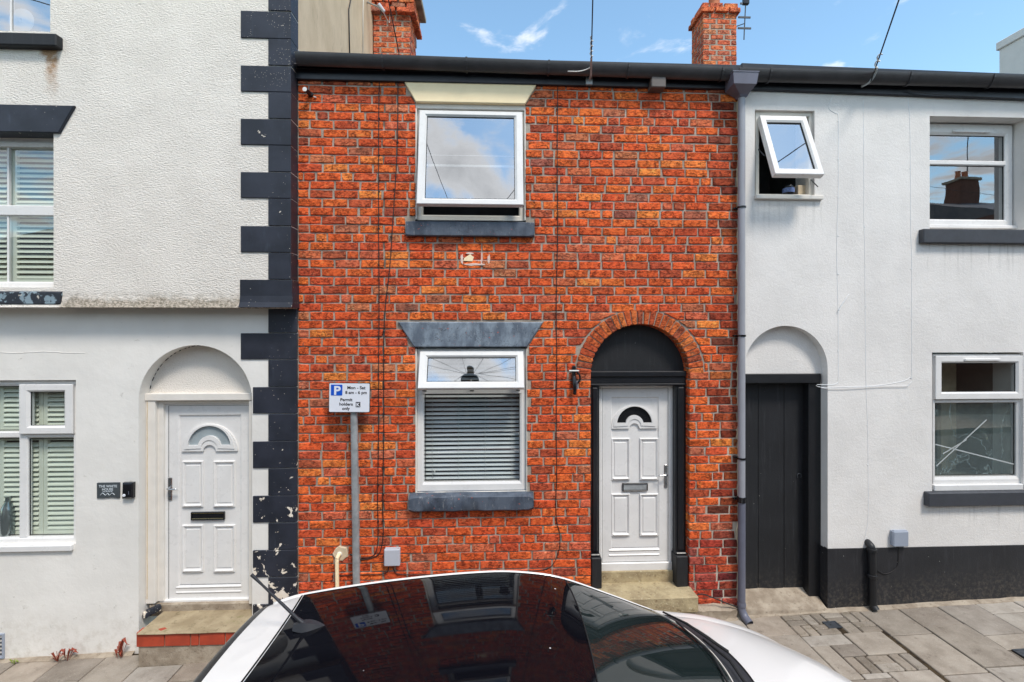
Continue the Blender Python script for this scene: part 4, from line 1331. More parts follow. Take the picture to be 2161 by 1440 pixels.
# ------------------------------------------------------------------ tall white house on the left
random.seed(33)
YU = -.14                                   # face of the thick upper roughcast
ZST = Z(300, 648, YU)                       # underside of the roughcast
tall = root('white_house', (-4.6, 0, gz(-4.6)), 'tall white rendered house with black corner quoins and roughcast upper floors', 'house')
XEd = XE - .002
DCX, DCZ = X(413.5), Z(413.5, 845)
DR = (X(533) - X(294)) / 2
dl_open = [(DCX + DR, -.6), (DCX + DR, DCZ)] + arc(DCX, DCZ, DR, 0, 180, 28)[1:] + [(DCX - DR, -.6)]
wx0, wx1, wz0, wz1 = rect(-150, 803, 161, 1150, 0)
outer = [(-8.2, -.7), (DCX - DR, -.7)] + dl_open[::-1][1:-1] + [(DCX + DR, -.7), (XEd, -.7), (XEd, ZST + .02), (-8.2, ZST + .02)]
outer = [(-8.2, -.7)] + [(DCX - DR, -.7)] + arc(DCX, DCZ, DR, 180, 0, 28) + [(DCX + DR, -.7), (XEd, -.7), (XEd, ZST + .02), (-8.2, ZST + .02)]
build(MB().holed(outer, [[(wx0, wz0), (wx1, wz0), (wx1, wz1), (wx0, wz1)]], -.004, .25), 'lower_wall', 'smooth_render', tall)
ux1, ut, ub = X(113, YU), Z(60, 281, YU), Z(60, 607, YU)
tx1, tb = X(106, YU), Z(50, 66, YU)
build(MB().holed([(-8.2, ZST), (XEd, ZST), (XEd, 9.6), (-8.2, 9.6)],
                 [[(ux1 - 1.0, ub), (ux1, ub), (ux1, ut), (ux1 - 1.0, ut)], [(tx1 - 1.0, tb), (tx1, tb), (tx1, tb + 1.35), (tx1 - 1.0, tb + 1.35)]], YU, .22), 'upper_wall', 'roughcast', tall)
# bell-cast drip at the foot of the roughcast
bc = MB()
n = 40
for k in range(n + 1):
    x = -8.2 + (XEd + .002 + 8.2) * k / n
    j = .004 * noise.noise(Vector((x * 5, 1, 1)))
    bc.v += [Vector((x, YU - .001, ZST + .10)), Vector((x, YU - .012 + j, ZST + .04)), Vector((x, YU - .03 + j, ZST - .006 + j)), Vector((x, YU - .02, ZST - .014)), Vector((x, .0, ZST - .008))]
for k in range(n):
    for j in range(4):
        bc.f.append((k * 5 + j, k * 5 + j + 1, k * 5 + 6 + j, k * 5 + 5 + j)); bc.m.append(0)
bc.f += [tuple(range(5)), tuple(n * 5 + j for j in range(5))]; bc.m += [0, 0]
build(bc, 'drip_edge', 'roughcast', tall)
build(MB().box(XEd - .28, XEd + .001, .23, 6.4, 4.3, 9.6, .002), 'gable_wall', 'beige_render', tall)
build(MB().box(XEd - .20, XEd + .0015, .022, .235, 4.9, 9.6, .001), 'gable_wall', 'beige_render', tall)
build(MB().prism([(-8.4, 9.6), (XEd + .1, 9.6), (XEd + .1, 9.75), (-8.4, 9.75)], -.35, 6.6), 'roof_edge', 'slate', tall)
tr = MB().add([(-8.4, -.3, 9.75), (XEd + .1, -.3, 9.75), (XEd + .1, 3.2, 11.6), (-8.4, 3.2, 11.6), (XEd + .1, 6.6, 9.75), (-8.4, 6.6, 9.75)], [(0, 1, 2, 3), (3, 2, 4, 5), (1, 4, 2), (0, 3, 5)])
build(tr, 'roof', 'slate', tall)
# quoins
def quoin(pa, ya, yb, Y, flare=False, deep=False):
    x0 = X(pa, Y); x1 = XEd + (.004 if deep else .003)
    pm = (pa + 615) / 2
    z0, z1 = Z(pm, yb, Y) + .0025, Z(pm, ya, Y) - .0025
    if flare:
        mb = MB()
        pr = [(Y - .014, z1), (Y - .014, z0 + .10), (Y - .022, z0 + .04), (Y - .044, z0 - .008), (.0, z0 - .008), (.0, z1)]
        for x in (x0 - .004, x1 + .012):
            for (y, z_) in pr: mb.v.append(Vector((x if z_ > z0 + .05 or x < x1 else x + .008, y, z_)))
        k = len(pr)
        for j in range(k): mb.f.append((j, (j + 1) % k, k + (j + 1) % k, k + j)); mb.m.append(0)
        mb.f += [tuple(range(k)), tuple(range(k, 2 * k))]; mb.m += [0, 0]
    else:
        mb = MB().box(x0, x1, Y - .012, .02 if deep else Y + .05, z0, z1, .004)
    build(mb, 'quoin', 'peeling_black', tall)
ys = [-92, -33, 25, 83, 140, 195.5, 252, 307.5, 364, 419.5, 477.5, 533.5, 590.5, 648]
for k in range(len(ys) - 1):
    longq = (k % 2 == 0)
    if k == len(ys) - 2: longq = True
    quoin(509 if (k % 2 == 0) else 567, ys[k], ys[k + 1], YU, flare=(k == len(ys) - 2), deep=True)
ys2 = [652, 703, 759, 816.5, 873, 931, 988, 1045.5, 1102.5, 1160, 1217.5, 1274, 1332, 1390]
for k in range(len(ys2) - 1):
    quoin((509 if k == 1 else 534.5) if k % 2 else 567, ys2[k], ys2[k + 1], -.004)
# ---- doorway of the tall house
YT = .13
build(MB().prism([(DCX - DR - .02, DCZ - .05), (DCX + DR + .02, DCZ - .05)] + arc(DCX, DCZ, DR + .02, 0, 180, 24), YT, YT + .08), 'tympanum', 'roughcast_plain', tall)
cr = MB()
for k in range(26):                        # crack and lost filler along the arch
    a = 178 - k * 5.2 - rnd(0, 2)
    if random.random() < .8:
        p = arc(DCX, DCZ, DR - .004, a, a + rnd(1.5, 4.5), 3)
        cr.tube([(q[0], YT - .001, q[1]) for q in p], rnd(.002, .0055), 5)
build(cr, 'arch_crack', 'cable_black', tall)
dx0, dx1 = X(311, .12), X(531.5, .12)
build(MB().box(dx0, dx1 + .02, .075, .2, Z(420, 845, .1), Z(420, 830, .1), .005), 'door_transom', 'white_wood', tall)
build(MB().box(X(311, .11), X(331, .11), .085, .2, Z(320, 1272, .11), Z(320, 845.5, .11), .005), 'door_lining', 'white_wood', tall)
build(MB().box(X(331, .115), X(343, .115), .125, .2, Z(320, 1272, .11), Z(320, 845.5, .11), .004), 'door_lining', 'white_wood', tall)
build(MB().box(X(528, .11), X(536, .11), .085, .2, Z(530, 1272, .11), Z(530, 845.5, .11), .003), 'door_lining', 'white_wood', tall)
entrance_door(tall, .15, (341, 846, 530, 1272), (354, 856, 528, 1266), (441, 953, 56, 43, 13),
              [(385, 973, 429, 1070), (451, 973, 496, 1070), (385, 1108, 429, 1207), (451, 1108, 496, 1207)],
              (403, 1081, 473.5, 1098), (353, 1008, 362, 1058, 358, 1030, 379), False, False, (338, 1264, 531, 1273))
zt_ = Z(420, 1290, .12)
build(rough_box(X(318, .12), X(533, .12), .10, .26, zt_ - .03, Z(420, 1272, .12), .006, .004), 'stone_sill', 'old_concrete', tall, smooth='auto')
yst = -( (zt_ - H) / ((YH - 1322) / F) + 0)     # depth of the front edge
yst = -(D - (H - zt_) * F / (1322 - YH)) if True else 0
sx0, sx1 = X(288, yst), X(545, yst)
build(rough_box(sx0, sx1, yst, .14, Z(400, 1335, yst), zt_, .012, .005), 'doorstep', 'grey_sandstone', tall, smooth='auto')
zk = Z(400, 1336, yst)
xcur = X(286, yst + .01)
for wpx in (57, 52, 17, 53, 55, 18, 53):
    x2 = xcur + wpx * (yst + D) / F
    build(MB().box(xcur, x2 - .009, yst + .018, yst + .1, Z(400, 1366, yst), zk + .002, .004), 'brick', 'red_brick_glazed', tall)
    xcur = x2
build(MB().box(X(287, yst), sx1, yst + .03, .1, -.3, zk - .002, .002), 'step_base', 'old_concrete', tall)
jc = MB().tube([(X(311, .085) + .004 * noise.noise(Vector((k * .7, 0, 0))), .083, Z(311, 846 + k * 22, .085)) for k in range(20)], .004, 5)
build(jc, 'jamb_crack', 'cream_patch', tall)
rg = MB().tube([(X(px_), -.004, Z(px_, 744 + 1.5 * math.sin(px_ * .05)) + rnd(-.002, .002)) for px_ in range(-60, 182, 8)], .0035, 5)
build(rg, 'render_ridge', 'smooth_render', tall)
bt = MB()
for k in range(9):
    bt.lathe([(.0, -.03), (.028, -.026), (.03, 0), (.022, .025), (0, .03)], (X(312 + k * 3.2, .08) , .055 + .01 * math.sin(k * 2), Z(320, 1294 - k * 1.6, .07) + .004 * (k % 2)), 'z', 8)
build(bt, 'rotted_lining_foot', 'peeling_black', tall)

# ---- windows of the tall house
def louvre_panel(sh, x0, x1, z0, z1, y, pitch, stile=.05, ang=48):
    build(MB().frame(x0, x1, z0, z1, (stile, stile, .07, .06), y - .012, y + .016, .003, .002), 'shutter_frame', 'shutter_white', sh)
    zz_ = z0 + .07 + pitch * .4
    pr = None
    a = math.radians(ang)
    while zz_ < z1 - .065:
        if pr is None:
            vs_, fs = [], []
            w = pitch * 1.12
            prof = [(-w / 2, 0), (-w * .25, .005), (w * .25, .005), (w / 2, 0), (w * .25, -.005), (-w * .25, -.005)]
            for xx in (x0 + stile, x1 - stile):
                for (u, v_) in prof:
                    vs_.append((xx, y + u * math.cos(a) - v_ * math.sin(a), zz_ + u * math.sin(a) + v_ * math.cos(a)))
            for j in range(6): fs.append((j, (j + 1) % 6, 6 + (j + 1) % 6, 6 + j))
            fs += [tuple(range(6)), tuple(range(6, 12))]
            pr = build(MB().add(vs_, fs), 'louvre', 'shutter_white', sh); p0 = zz_
        else:
            o = pr.copy(); COL.objects.link(o)
            o.location = pr.location + Vector((0, 0, zz_ - p0))
            o.rotation_euler = (rnd(-.06, .06), 0, 0)
        zz_ += pitch
def tall_upper():
    Y = YU + .13
    x1 = ux1 + .05; x0 = ux1 - 1.02
    z0, z1 = Z(60, 606, Y), Z(60, 296, Y)
    w = part_empty('window', ((x0 + x1) / 2, Y, z0), tall, 'first-floor sash window')
    zm0, zm1 = Z(60, 455, Y), Z(60, 433, Y)
    build(MB().frame(x0, x1, z0, z1 + .06, (.05, .03, .05, .12), Y, Y + .1, .008), 'window_frame', 'upvc', w)
    build(MB().box(x0 + .03, x1 - .02, Y + .01, Y + .05, zm0, zm1, .008), 'meeting_rail', 'upvc', w)
    build(MB().box(x0, x1, Y - .02, Y + .05, z0 - .02, z0 + .04, .006), 'bottom_rail', 'upvc', w)
    pane(w, x0 + .03, x1 - .02, zm1 - .01, z1 - .03, Y + .055, 'glass')
    pane(w, x0 + .03, x1 - .02, z0 + .03, zm0 + .01, Y + .03, 'glass')
    build(MB().box(X(9, Y), X(13, Y), Y + .024, Y + .052, z0 + .04, z1 - .06, .002), 'glazing_bar', 'upvc', w)
    window_room(w, x0, x1, z0, z1 + .05, Y + .14, .8, 'interior_mid')
    sh = root('plantation_shutter', ((x0 + x1) / 2, Y + .1, z0), 'pale plantation shutters behind the first-floor window of the tall house', 'shutter')
    ym = Y + .10
    for (a, b) in ((X(-68, ym), X(27, ym)), (X(28, ym), X(128, ym))):
        louvre_panel(sh, a, b, z0 + .02, Z(60, 446, ym), ym, .049, .045)
        louvre_panel(sh, a, b, Z(60, 445, ym), z1 - .01, ym, .049, .045)
tall_upper()
def tall_top():
    Y = YU + .13
    x1 = tx1 + .05; x0 = tx1 - 1.02
    z0 = tb
    w = part_empty('window', ((x0 + x1) / 2, Y, z0), tall, 'second-floor window cut by the top of the photo')
    build(MB().frame(x0, x1, z0 - .06, z0 + 1.4, (.05, .03, .05, .06), Y, Y + .1, .008), 'window_frame', 'upvc', w)
    pane(w, x0 + .03, x1 - .02, z0 - .02, z0 + 1.35, Y + .03, 'glass_mirroring')
    build(MB().box(X(16, Y), X(20, Y), Y + .02, Y + .05, z0, z0 + 1.3, .002), 'glazing_bar', 'upvc', w)
    window_room(w, x0, x1, z0 - .1, z0 + 1.4, Y + .10, .8, 'interior_mid')
    sp = root('wall_plate', (X(45, Y + .3), Y + .16, Z(45, 45, Y + .2)), 'round pale disc seen through the topmost window of the tall house', 'plate')
    build(MB().lathe([(.0, 0), (.02, -.01), (.03, -.004), (.10, -.012), (.12, .0), (.10, .02)], (X(45, Y + .18), Y + .18, Z(45, 44, Y + .18)), 'y', 28), 'disc', 'box_grey', sp, smooth='auto')
tall_top()
def tall_lower():
    Y = .035
    x0, x1, z0, z1 = rect(-148, 804, 160.5, 1148, Y)
    w = part_empty('window', ((x0 + x1) / 2, Y, z0), tall, 'ground-floor window with small opening light')
    tz = Z(60, 918, Y)
    mxa, mxb = X(38.5, Y), X(57.5, Y)
    build(MB().frame(x0, x1, z0, z1, (.05, .03, .06, .05), Y, Y + .07, .010), 'window_frame', 'upvc', w)
    build(MB().box(mxa, mxb, Y + .002, Y + .06, z0 + .05, z1 - .04, .010), 'mullion', 'upvc', w)
    build(MB().box(x0 + .04, x1 - .02, Y + .003, Y + .06, tz - .03, tz + .03, .010), 'transom', 'upvc', w)
    build(MB().box(x0, x1 + .012, -.035, Y + .06, Z(60, 1165, -.03), z0 + .004, .006), 'window_sill', 'upvc', w)
    sx0, sx1, sz0, sz1 = rect(45.5, 811, 158.5, 915, Y)
    gx0, gx1, gz0, gz1 = rect(66.5, 827, 138, 898, Y)
    build(MB().frame(sx0, sx1, sz0, sz1, (gx0 - sx0, sx1 - gx1, gz0 - sz0, sz1 - gz1), Y - .028, Y + .03, .018, .005), 'sash', 'upvc', w)
    pane(w, gx0 - .005, gx1 + .005, gz0 - .005, gz1 + .005, Y + .002, 'glass_dim')
    gasket_or_shade_line(w, gx0, gx1, gz0, gz1, Y - .004)
    for (a, b, c_, d_) in ((-148 + 12, 817, 39, 910), (-148 + 12, 927, 38, 1133), (57.5, 927, 154, 1131)):
        p0, p1, q0, q1 = rect(a, c_ if False else b, c_, d_, Y)
        pane(w, p0 - .005, p1 + .005, q0 - .005, q1 + .005, Y + .03, 'glass_dim')
        gasket_or_shade_line(w, p0, p1, q0, q1, Y + .026)
    window_room(w, x0 - .05, x1 + .1, z0 - .05, z1 + .05, .21, .8, 'interior_mid')
    sh = root('plantation_shutter', ((x0 + x1) / 2, .15, z0), 'green-tinged white plantation shutters behind the ground-floor window beside the plaque', 'shutter')
    ym = .125
    for (a, b) in ((-160, -80), (-79, 1), (2, 93), (94, 185)):
        louvre_panel(sh, X(a, ym), X(b, ym), z0 + .03, tz - .01, ym, .047, .04)
        louvre_panel(sh, X(a, ym), X(b, ym), tz, z1 - .02, ym, .047, .04)
    vb = root('glass_vase', (X(17, .1), .1, z0 + .06), 'slim silvery glass vase on the sill inside the ground-floor window', 'vase')
    build(MB().lathe([(.045, 0), (.058, .03), (.06, .2), (.05, .28), (.022, .33), (.02, .37), (.028, .385)], (X(17, .1), .1, Z(17, 1132, .1)), 'z', 18), 'vase_body', 'vase_glass', vb, smooth='auto')
tall_lower()
def tlint(parent, pyt, tr_, pyb, br_, Y, name, mat):
    x0 = X(br_, Y) - 1.05
    build(MB().prism([(x0, Z(60, pyb, Y)), (X(br_, Y), Z(60, pyb, Y)), (X(tr_, Y), Z(60, pyt, Y)), (x0 - .15, Z(60, pyt, Y))], Y, -.02, .006), name, mat, parent)
tlint(tall, 221, 156, 279, 123, YU - .025, 'lintel', 'peeling_black')
build(MB().box(X(120, YU - .06) - 1.1, X(120, YU - .06), YU - .07, YU + .05, Z(60, 97, YU - .06), Z(60, 70, YU - .06), .010), 'sill', 'black_matt', tall)
build(sill_mb(-180, 616, 126, 642, YU - .03, .003, .006, YU + .06), 'sill', 'peeling_sill', tall)
# air brick at the foot of the wall
vx = X(2, -.01)
vent = part_empty('air_vent', (vx, -.01, gz(vx) + .05), tall)
va, vb_, vc, vd = rect(-34, 1338, 9, 1390, -.01)
build(MB().frame(va, vb_, vc, vd, .02, -.018, .02, .006, .002), 'vent_frame', 'box_grey_dim', vent)
for k in range(5):
    zz_ = vc + .03 + k * (vd - vc - .05) / 5
    build(MB().box(va + .018, vb_ - .018, -.012, .01, zz_, zz_ + .014, .003), 'vent_slat', 'dark_metal', vent)

# ------------------------------------------------------------------ white cottage on the right
random.seed(44)
wc = root('white_cottage', (6.0, .1, gz(6.0)), 'low white rendered cottage with black plinth, black passage door and dark sills', 'house')
XW0 = X(1566)
PCX, PCZ, PR = X(1659), Z(1659, 778), (X(1747) - X(1571)) / 2
sm = rect(1593, 233, 1719, 418, 0)
up = rect(1962, 247, 2172, 486, 0)
lo = rect(1967, 744, 2160, 1036, 0)
R = lambda r_: [(r_[0], r_[2]), (r_[1], r_[2]), (r_[1], r_[3]), (r_[0], r_[3])]
outer = [(XW0, -.5), (PCX - PR + .002, -.5)] + arc(PCX, PCZ, PR, 180, 0, 28) + [(PCX + PR, -.5), (9.6, -.5), (9.6, TOPZ + .02), (XW0, TOPZ + .02)]
build(MB().holed(outer, [R(sm), R(up), R(lo)], 0.0, .30), 'front_wall', 'textured_render', wc)
zpa, zpb = Z(1745, 1158), Z(2161, 1150)
zp = (zpa + zpb) / 2
build(MB().box(PCX + PR - .005, 9.6, -.006, .05, -.4, zp, .003), 'plinth', 'plinth_paint', wc)
build(MB().box(PCX + PR - .007, PCX + PR + .02, .044, .22, -.4, zp - .01, .002), 'plinth', 'plinth_paint', wc)
# passage: recessed tympanum, beam, boarded door
build(MB().prism([(PCX - PR - .02, PCZ - .06), (PCX + PR + .02, PCZ - .06)] + arc(PCX, PCZ, PR + .02, 0, 180, 24), .095, .26), 'tympanum', 'textured_render', wc)
pd = part_empty('passage_door', (PCX, .2, gz(PCX)), wc)
bx0, bx1 = PCX - PR, X(1733, .07)
build(MB().box(bx0, bx1, .07, .28, Z(1650, 809, .08), Z(1650, 789, .08), .006), 'beam', 'black_satin', pd)
jt = Z(1650, 809, .08); jb = Z(1690, 1243, .2)
build(MB().box(X(1707, .10), X(1731, .10) + .02, .10, .28, jb - .04, jt, .006), 'jamb', 'black_satin', pd)
dx0_, dx1_ = PCX - PR - .02, X(1709, .2)
nb = 3
for k in range(nb):
    a = dx0_ + (dx1_ - dx0_) * k / nb; b = dx0_ + (dx1_ - dx0_) * (k + 1) / nb
    build(MB().box(a + .001, b - .001, .20 + rnd(-.001, .001), .24, jb, jt + .02, .005), 'board', 'black_matt', pd)
rx, rz = X(1706, .09), Z(1706, 1011, .09)
build(MB().tube([(rx, .085 + .0, rz) + Vector((0, 0, 0)) if False else Vector((rx - .03 + .022 * math.cos(t), .19, rz + .026 * math.sin(t))) for t in [k * math.pi / 8 for k in range(-2, 11)]], .004, 6), 'ring_pull', 'dark_metal', pd, smooth=True)
zth = Z(1650, 1241, .2)
mb = rough_box(X(1576, -.03), X(1747, -.03), -.03, .26, -.1, .0, .012, .006)
zf = Z(1660, 1287, -.03)
mb.v = [Vector((p.x, p.y, (p.z if p.z < -.05 else p.z + zf + (zth - zf) * max(0, (p.y + .03) / .23)))) for p in mb.v]
build(mb, 'threshold_slab', 'old_concrete', wc, smooth='auto')

# ---- small open window
def small_window():
    Y = .035
    x0, x1, z0, z1 = rect(1594.5, 236, 1718, 417, Y)
    w = part_empty('window', ((x0 + x1) / 2, Y, z0), wc, 'small window with its top-hung sash swung wide open')
    build(MB().frame(x0, x1, z0, z1, (.04, .05, .035, .045), Y, Y + .06, .008), 'window_frame', 'upvc_aged', w)
    build(MB().box(x0 - .035, x1 + .05, -.04, Y + .05, z0 - .035, z0 + .006, .005), 'window_sill', 'white_wood', w)
    sx0, sx1 = X(1600, Y - .01), X(1697.5, Y - .01)
    szt = Z(1650, 249, Y - .01)
    hgt = .725
    Mx = hinge(szt, Y - .012, math.radians(-21.5))
    build(MB().frame(sx0, sx1, szt - hgt, szt, (.062, .062, .072, .075), Y - .04, Y + .02, .014, .004).xform(Mx), 'sash', 'upvc', w)
    pane(w, sx0 + .055, sx1 - .055, szt - hgt + .065, szt - .07, Y - .012, 'glass_mirroring', Mx)
    gasket_or_shade_line(w, sx0 + .062, sx1 - .062, szt - hgt + .072, szt - .075, Y - .018, Mx)
    st_ = MB().tube([(sx0 + .01, Y + .02, szt - .30), (sx0 + .012, Y - .10, szt - .42)], .006, 6)
    build(st_, 'stay_arm', 'dark_metal', w)
    build(MB().tube([(x1 - .03, Y + .02, z0 + .20), (x1 - .06, Y - .14, z0 + .07)], .005, 6), 'stay_arm', 'dark_metal', w)
    window_room(w, x0 - .05, x1 + .05, z0, z1, Y + .05, .8)
    pr_ = root('tea_caddy', (X(1666, .12), .12, z0 + .03), 'small black and white pot on the ledge inside the open window', 'pot')
    cx_, cz_ = X(1665, .1), Z(1665, 411, .1)
    build(MB().lathe([(.0, 0), (.05, .002), (.055, .02), (.055, .07), (.045, .09), (.0, .1)], (cx_, .11, cz_), 'z', 16), 'pot_body', 'plastic_black', pr_, smooth='auto')
    build(MB().lathe([(.0565, .0), (.0565, .045)], (cx_, .11, cz_ + .018), 'z', 16), 'pot_label', 'pot_blue', pr_)
    bx = root('cardboard_box', (X(1690, .14), .14, z0 + .03), 'small tan box beside the pot inside the open window', 'box')
    build(MB().box(X(1679, .14), X(1695, .14), .10, .2, cz_, cz_ + .10, .004), 'box_body', 'cream_patch', bx)
small_window()
def big_upper():
    Y = .14
    x0, x1, z0, z1 = rect(1936, 262, 2137, 477, Y)
    w = part_empty('window', ((x0 + x1) / 2, Y, z0), wc, 'upper window with a trickle vent')
    tz = Z(2040, 343.5, Y)
    build(MB().frame(x0, x1, z0, z1, (.06, .075, .07, .115), Y, Y + .07, .014), 'window_frame', 'upvc', w)
    build(MB().box(x0 + .03, x1 - .06, Y + .003, Y + .06, tz - .026, tz + .026, .010), 'transom', 'upvc', w)
    build(MB().box(X(2009, Y), X(2086, Y), Y - .022, Y + .004, Z(2047, 281, Y), Z(2047, 276, Y), .004), 'trickle_vent', 'upvc', w)
    pane(w, x0 + .05, x1 - .07, tz + .02, z1 - .11, Y + .03, 'glass_medium')
    pane(w, x0 + .05, x1 - .07, z0 + .065, tz - .02, Y + .03, 'glass_medium')
    gasket_or_shade_line(w, x0 + .06, x1 - .075, tz + .026, z1 - .115, Y + .026); gasket_or_shade_line(w, x0 + .06, x1 - .075, z0 + .07, tz - .026, Y + .026)
    build(MB().box(x0 - .01, x1 + .02, Y - .03, Y + .05, z0 - .03, z0 + .004, .005), 'sub_sill', 'upvc', w)
    window_room(w, x0, x1, z0, z1, Y + .09, .8)
big_upper()
def big_lower():
    Y = .03
    x0, x1, z0, z1 = rect(1969, 748, 2157, 1022, Y)
    w = part_empty('window', ((x0 + x1) / 2, Y, z0), wc, 'lower window still under wrinkled protective film')
    tz = Z(2060, 846, Y)
    build(MB().frame(x0, x1, z0, z1, (.03, .05, .075, .04), Y, Y + .07, .012), 'window_frame', 'upvc', w)
    build(MB().box(x0 + .02, x1 - .03, Y + .003, Y + .06, tz - .022, tz + .012, .008), 'transom', 'upvc', w)
    sx0, sx1, sz0, sz1 = rect(1970, 751, 2156, 842, Y)
    gx0, gx1, gz0, gz1 = rect(1985, 766, 2141, 827, Y)
    build(MB().frame(sx0, sx1, sz0, sz1, (gx0 - sx0, sx1 - gx1, gz0 - sz0, sz1 - gz1), Y - .026, Y + .03, .016, .004), 'sash', 'upvc', w)
    pane(w, gx0 - .005, gx1 + .005, gz0 - .005, gz1 + .005, Y - .002, 'glass')
    gasket_or_shade_line(w, gx0, gx1, gz0, gz1, Y - .006)
    build(MB().box(X(2029, Y), X(2103, Y), Y - .045, Y - .02, Z(2065, 762, Y - .03), Z(2065, 757, Y - .03), .004), 'trickle_vent', 'upvc', w)
    a0, a1, b0, b1 = rect(1973, 850, 2146, 1004, Y)
    pane(w, a0 - .005, a1 + .005, b0 - .005, b1 + .005, Y + .03, 'glass')
    gasket_or_shade_line(w, a0, a1, b0, b1, Y + .026)
    fm = MB()
    nx, nz = 26, 22
    for j in range(nz + 1):
        for i_ in range(nx + 1):
            u, v_ = i_ / nx, j / nz
            p = Vector((a0 + (a1 - a0) * u, 0, b0 + (b1 - b0) * v_))
            rid = .010 * abs(noise.noise(Vector((p.x * 9 + p.z * 7, p.z * 3, 3)))) + .006 * noise.noise(Vector((p.x * 20, p.z * 14, 9)))
            fm.v.append(Vector((p.x, Y + .05 - rid, p.z)))
    for j in range(nz):
        for i_ in range(nx):
            q = j * (nx + 1) + i_
            fm.f.append((q, q + 1, q + nx + 2, q + nx + 1)); fm.m.append(0)
    build(fm, 'protective_film', 'protective_film', w, smooth=True, recalc=False)
    for (pa, qa, pb, qb) in ((1976, 984, 2082, 886), (1974, 938, 2140, 980), (1990, 958, 2040, 928)):
        A, B = P(pa, qa, Y + .024), P(pb, qb, Y + .024)
        d_ = (B - A).normalized(); nrm = Vector((-d_.z, 0, d_.x)) * .006
        build(MB().add([A + nrm, A - nrm, B - nrm, B + nrm], [(0, 1, 2, 3)]), 'film_crease', 'film_tape', w, recalc=False)
    build(MB().box(x0 - .012, x1 + .03, Y - .03, Y + .05, Z(2060, 1036, Y - .03), z0 + .004, .006), 'sub_sill', 'upvc', w)
    window_room(w, x0, x1, z0, z1, Y + .09, .9, 'interior_mid')
    cu = root('interior_post', (X(2030, .5), .5, z0), 'pale door edge seen through the lower window of the white cottage', 'door')
    build(MB().box(X(1995, .5), X(2028, .5), .55, .6, z0, z1, .004), 'door_edge', 'cream_patch', cu)
big_lower()
sx = rect(1948, 485, 2300, 514, -.05)
build(MB().box(sx[0], sx[0] + 1.35, -.06, .10, sx[2], sx[3], .006), 'sill', 'dark_sill', wc)
sx = rect(1958.5, 1038, 2300, 1067, -.05)
build(MB().box(sx[0], sx[0] + 1.3, -.06, .08, sx[2], sx[3], .008), 'sill', 'dark_sill', wc)
g2A, g2B = gutter(wc, 1560, 143.5, 2330, 163, 'gutter', 'gutter_black')
gutter_clips(wc, g2A, g2B, (1620, 1912, 2085))
fascia(wc, 1566, 188, 2330, 216, .26, 'fascia_board', 'fascia_black')
roof_part(wc, XR + .002, 9.6)
# pale rendered chimney at the far right
X3 = 8.85
yb3 = depth_of(2108, X3)
z3 = Z(2108, 92, yb3)
ch3 = build(MB().box(X3, X3 + .8, yb3 - .95, yb3, roof_z(2.0) - .2, z3, .01), 'chimney', 'white_chimney_render', wc)
build(MB().box(X3 - .03, X3 + .83, yb3 - .98, yb3 + .03, z3 - .12, z3 + .02, .012), 'chimney_band', 'white_chimney_render', ch3)
build(MB().lathe([(.12, 0), (.12, .05), (.10, .06), (.10, .1), (.12, .11), (.12, .15), (.1, .16), (.1, .22)], (X3 + .25, yb3 - .5, z3 + .01), 'z', 18), 'chimney_pot', 'galvanised', ch3, smooth='auto')
# ------------------------------------------------------------------ things fixed to the fronts
random.seed(55)
def pth(pts, Y=-.006, Zs=None):
    return [P(p[0], p[1], p[2] if len(p) > 2 else Y) for p in pts]
def cable(name, pts, r, mat, label, Y=-.006, k=6, cat='cable', group=None, clips=None, clipmat=None):
    rt = root(name, P(pts[0][0], pts[0][1], Y), label, cat, group)
    path = smooth_path(pth(pts, Y), k)
    build(MB().tube(path, r, 6), 'cable_run', mat, rt, smooth=True)
    for (px, py) in (clips or []):
        q = P(px, py, Y)
        build(MB().box(q.x - r * 2.2, q.x + r * 2.2, Y - r * 1.4, .004, q.z - .004, q.z + .004, .001), 'clip', clipmat or mat, rt)
    return rt
def clipline(px0, py0, px1, py1, n):
    return [(px0 + (px1 - px0) * i / (n - 1), py0 + (py1 - py0) * i / (n - 1)) for i in range(n)]
cable('wall_cable', [(803, 152), (800, 190), (799, 330), (799, 480), (800, 640), (799, 780), (799, 900), (797, 1050), (798, 1120), (796, 1155), (786, 1174), (755, 1178), (738, 1170)], .0042, 'cable_black',
      'thin black cable running straight down the bricks at left of the cottage windows', clips=clipline(800, 250, 798, 1100, 12))
cable('wall_cable', [(842, 112, -.17), (841, 135, -.12), (840, 175, -.01), (838, 320), (829, 470), (823, 560), (814, 640), (810, 720), (810, 900), (808, 1060), (809, 1120), (806, 1150), (797, 1172), (770, 1181), (742, 1180)], .0048, 'cable_black',
      'black cable slanting down from the gutter beside the cream lintel to the pole', Y=-.008, clips=clipline(839, 300, 810, 700, 5) + clipline(810, 760, 808, 1100, 7))
cable('wall_cable', [(1177, 172), (1176, 330), (1177, 480), (1174, 640), (1175, 760), (1174, 900), (1175, 1000), (1173, 1060), (1175, 1100), (1182, 1130), (1180, 1160), (1168, 1190), (1150, 1202), (1110, 1206), (1020, 1210), (900, 1213), (842, 1212), (831, 1203), (829, 1196)], .004, 'cable_black',
      'thin black cable between the cottage windows and arched door, curling into the grey box', clips=clipline(1176, 230, 1174, 1000, 11))
cable('wall_cable', [(820, 1197), (818, 1206), (806, 1212), (770, 1213), (700, 1216)], .0035, 'cable_black', 'short black cable leaving the small grey box towards the sign pole')
cable('drain_cable', [(1424, 1292, -.10), (1440, 1278, -.11), (1462, 1262, -.13), (1480, 1254, -.09), (1505, 1262, -.085), (1535, 1274, -.08), (1556, 1282, -.07)], .006, 'cable_black', 'loose black hose lying over the rubble beside the doorstep', k=5)
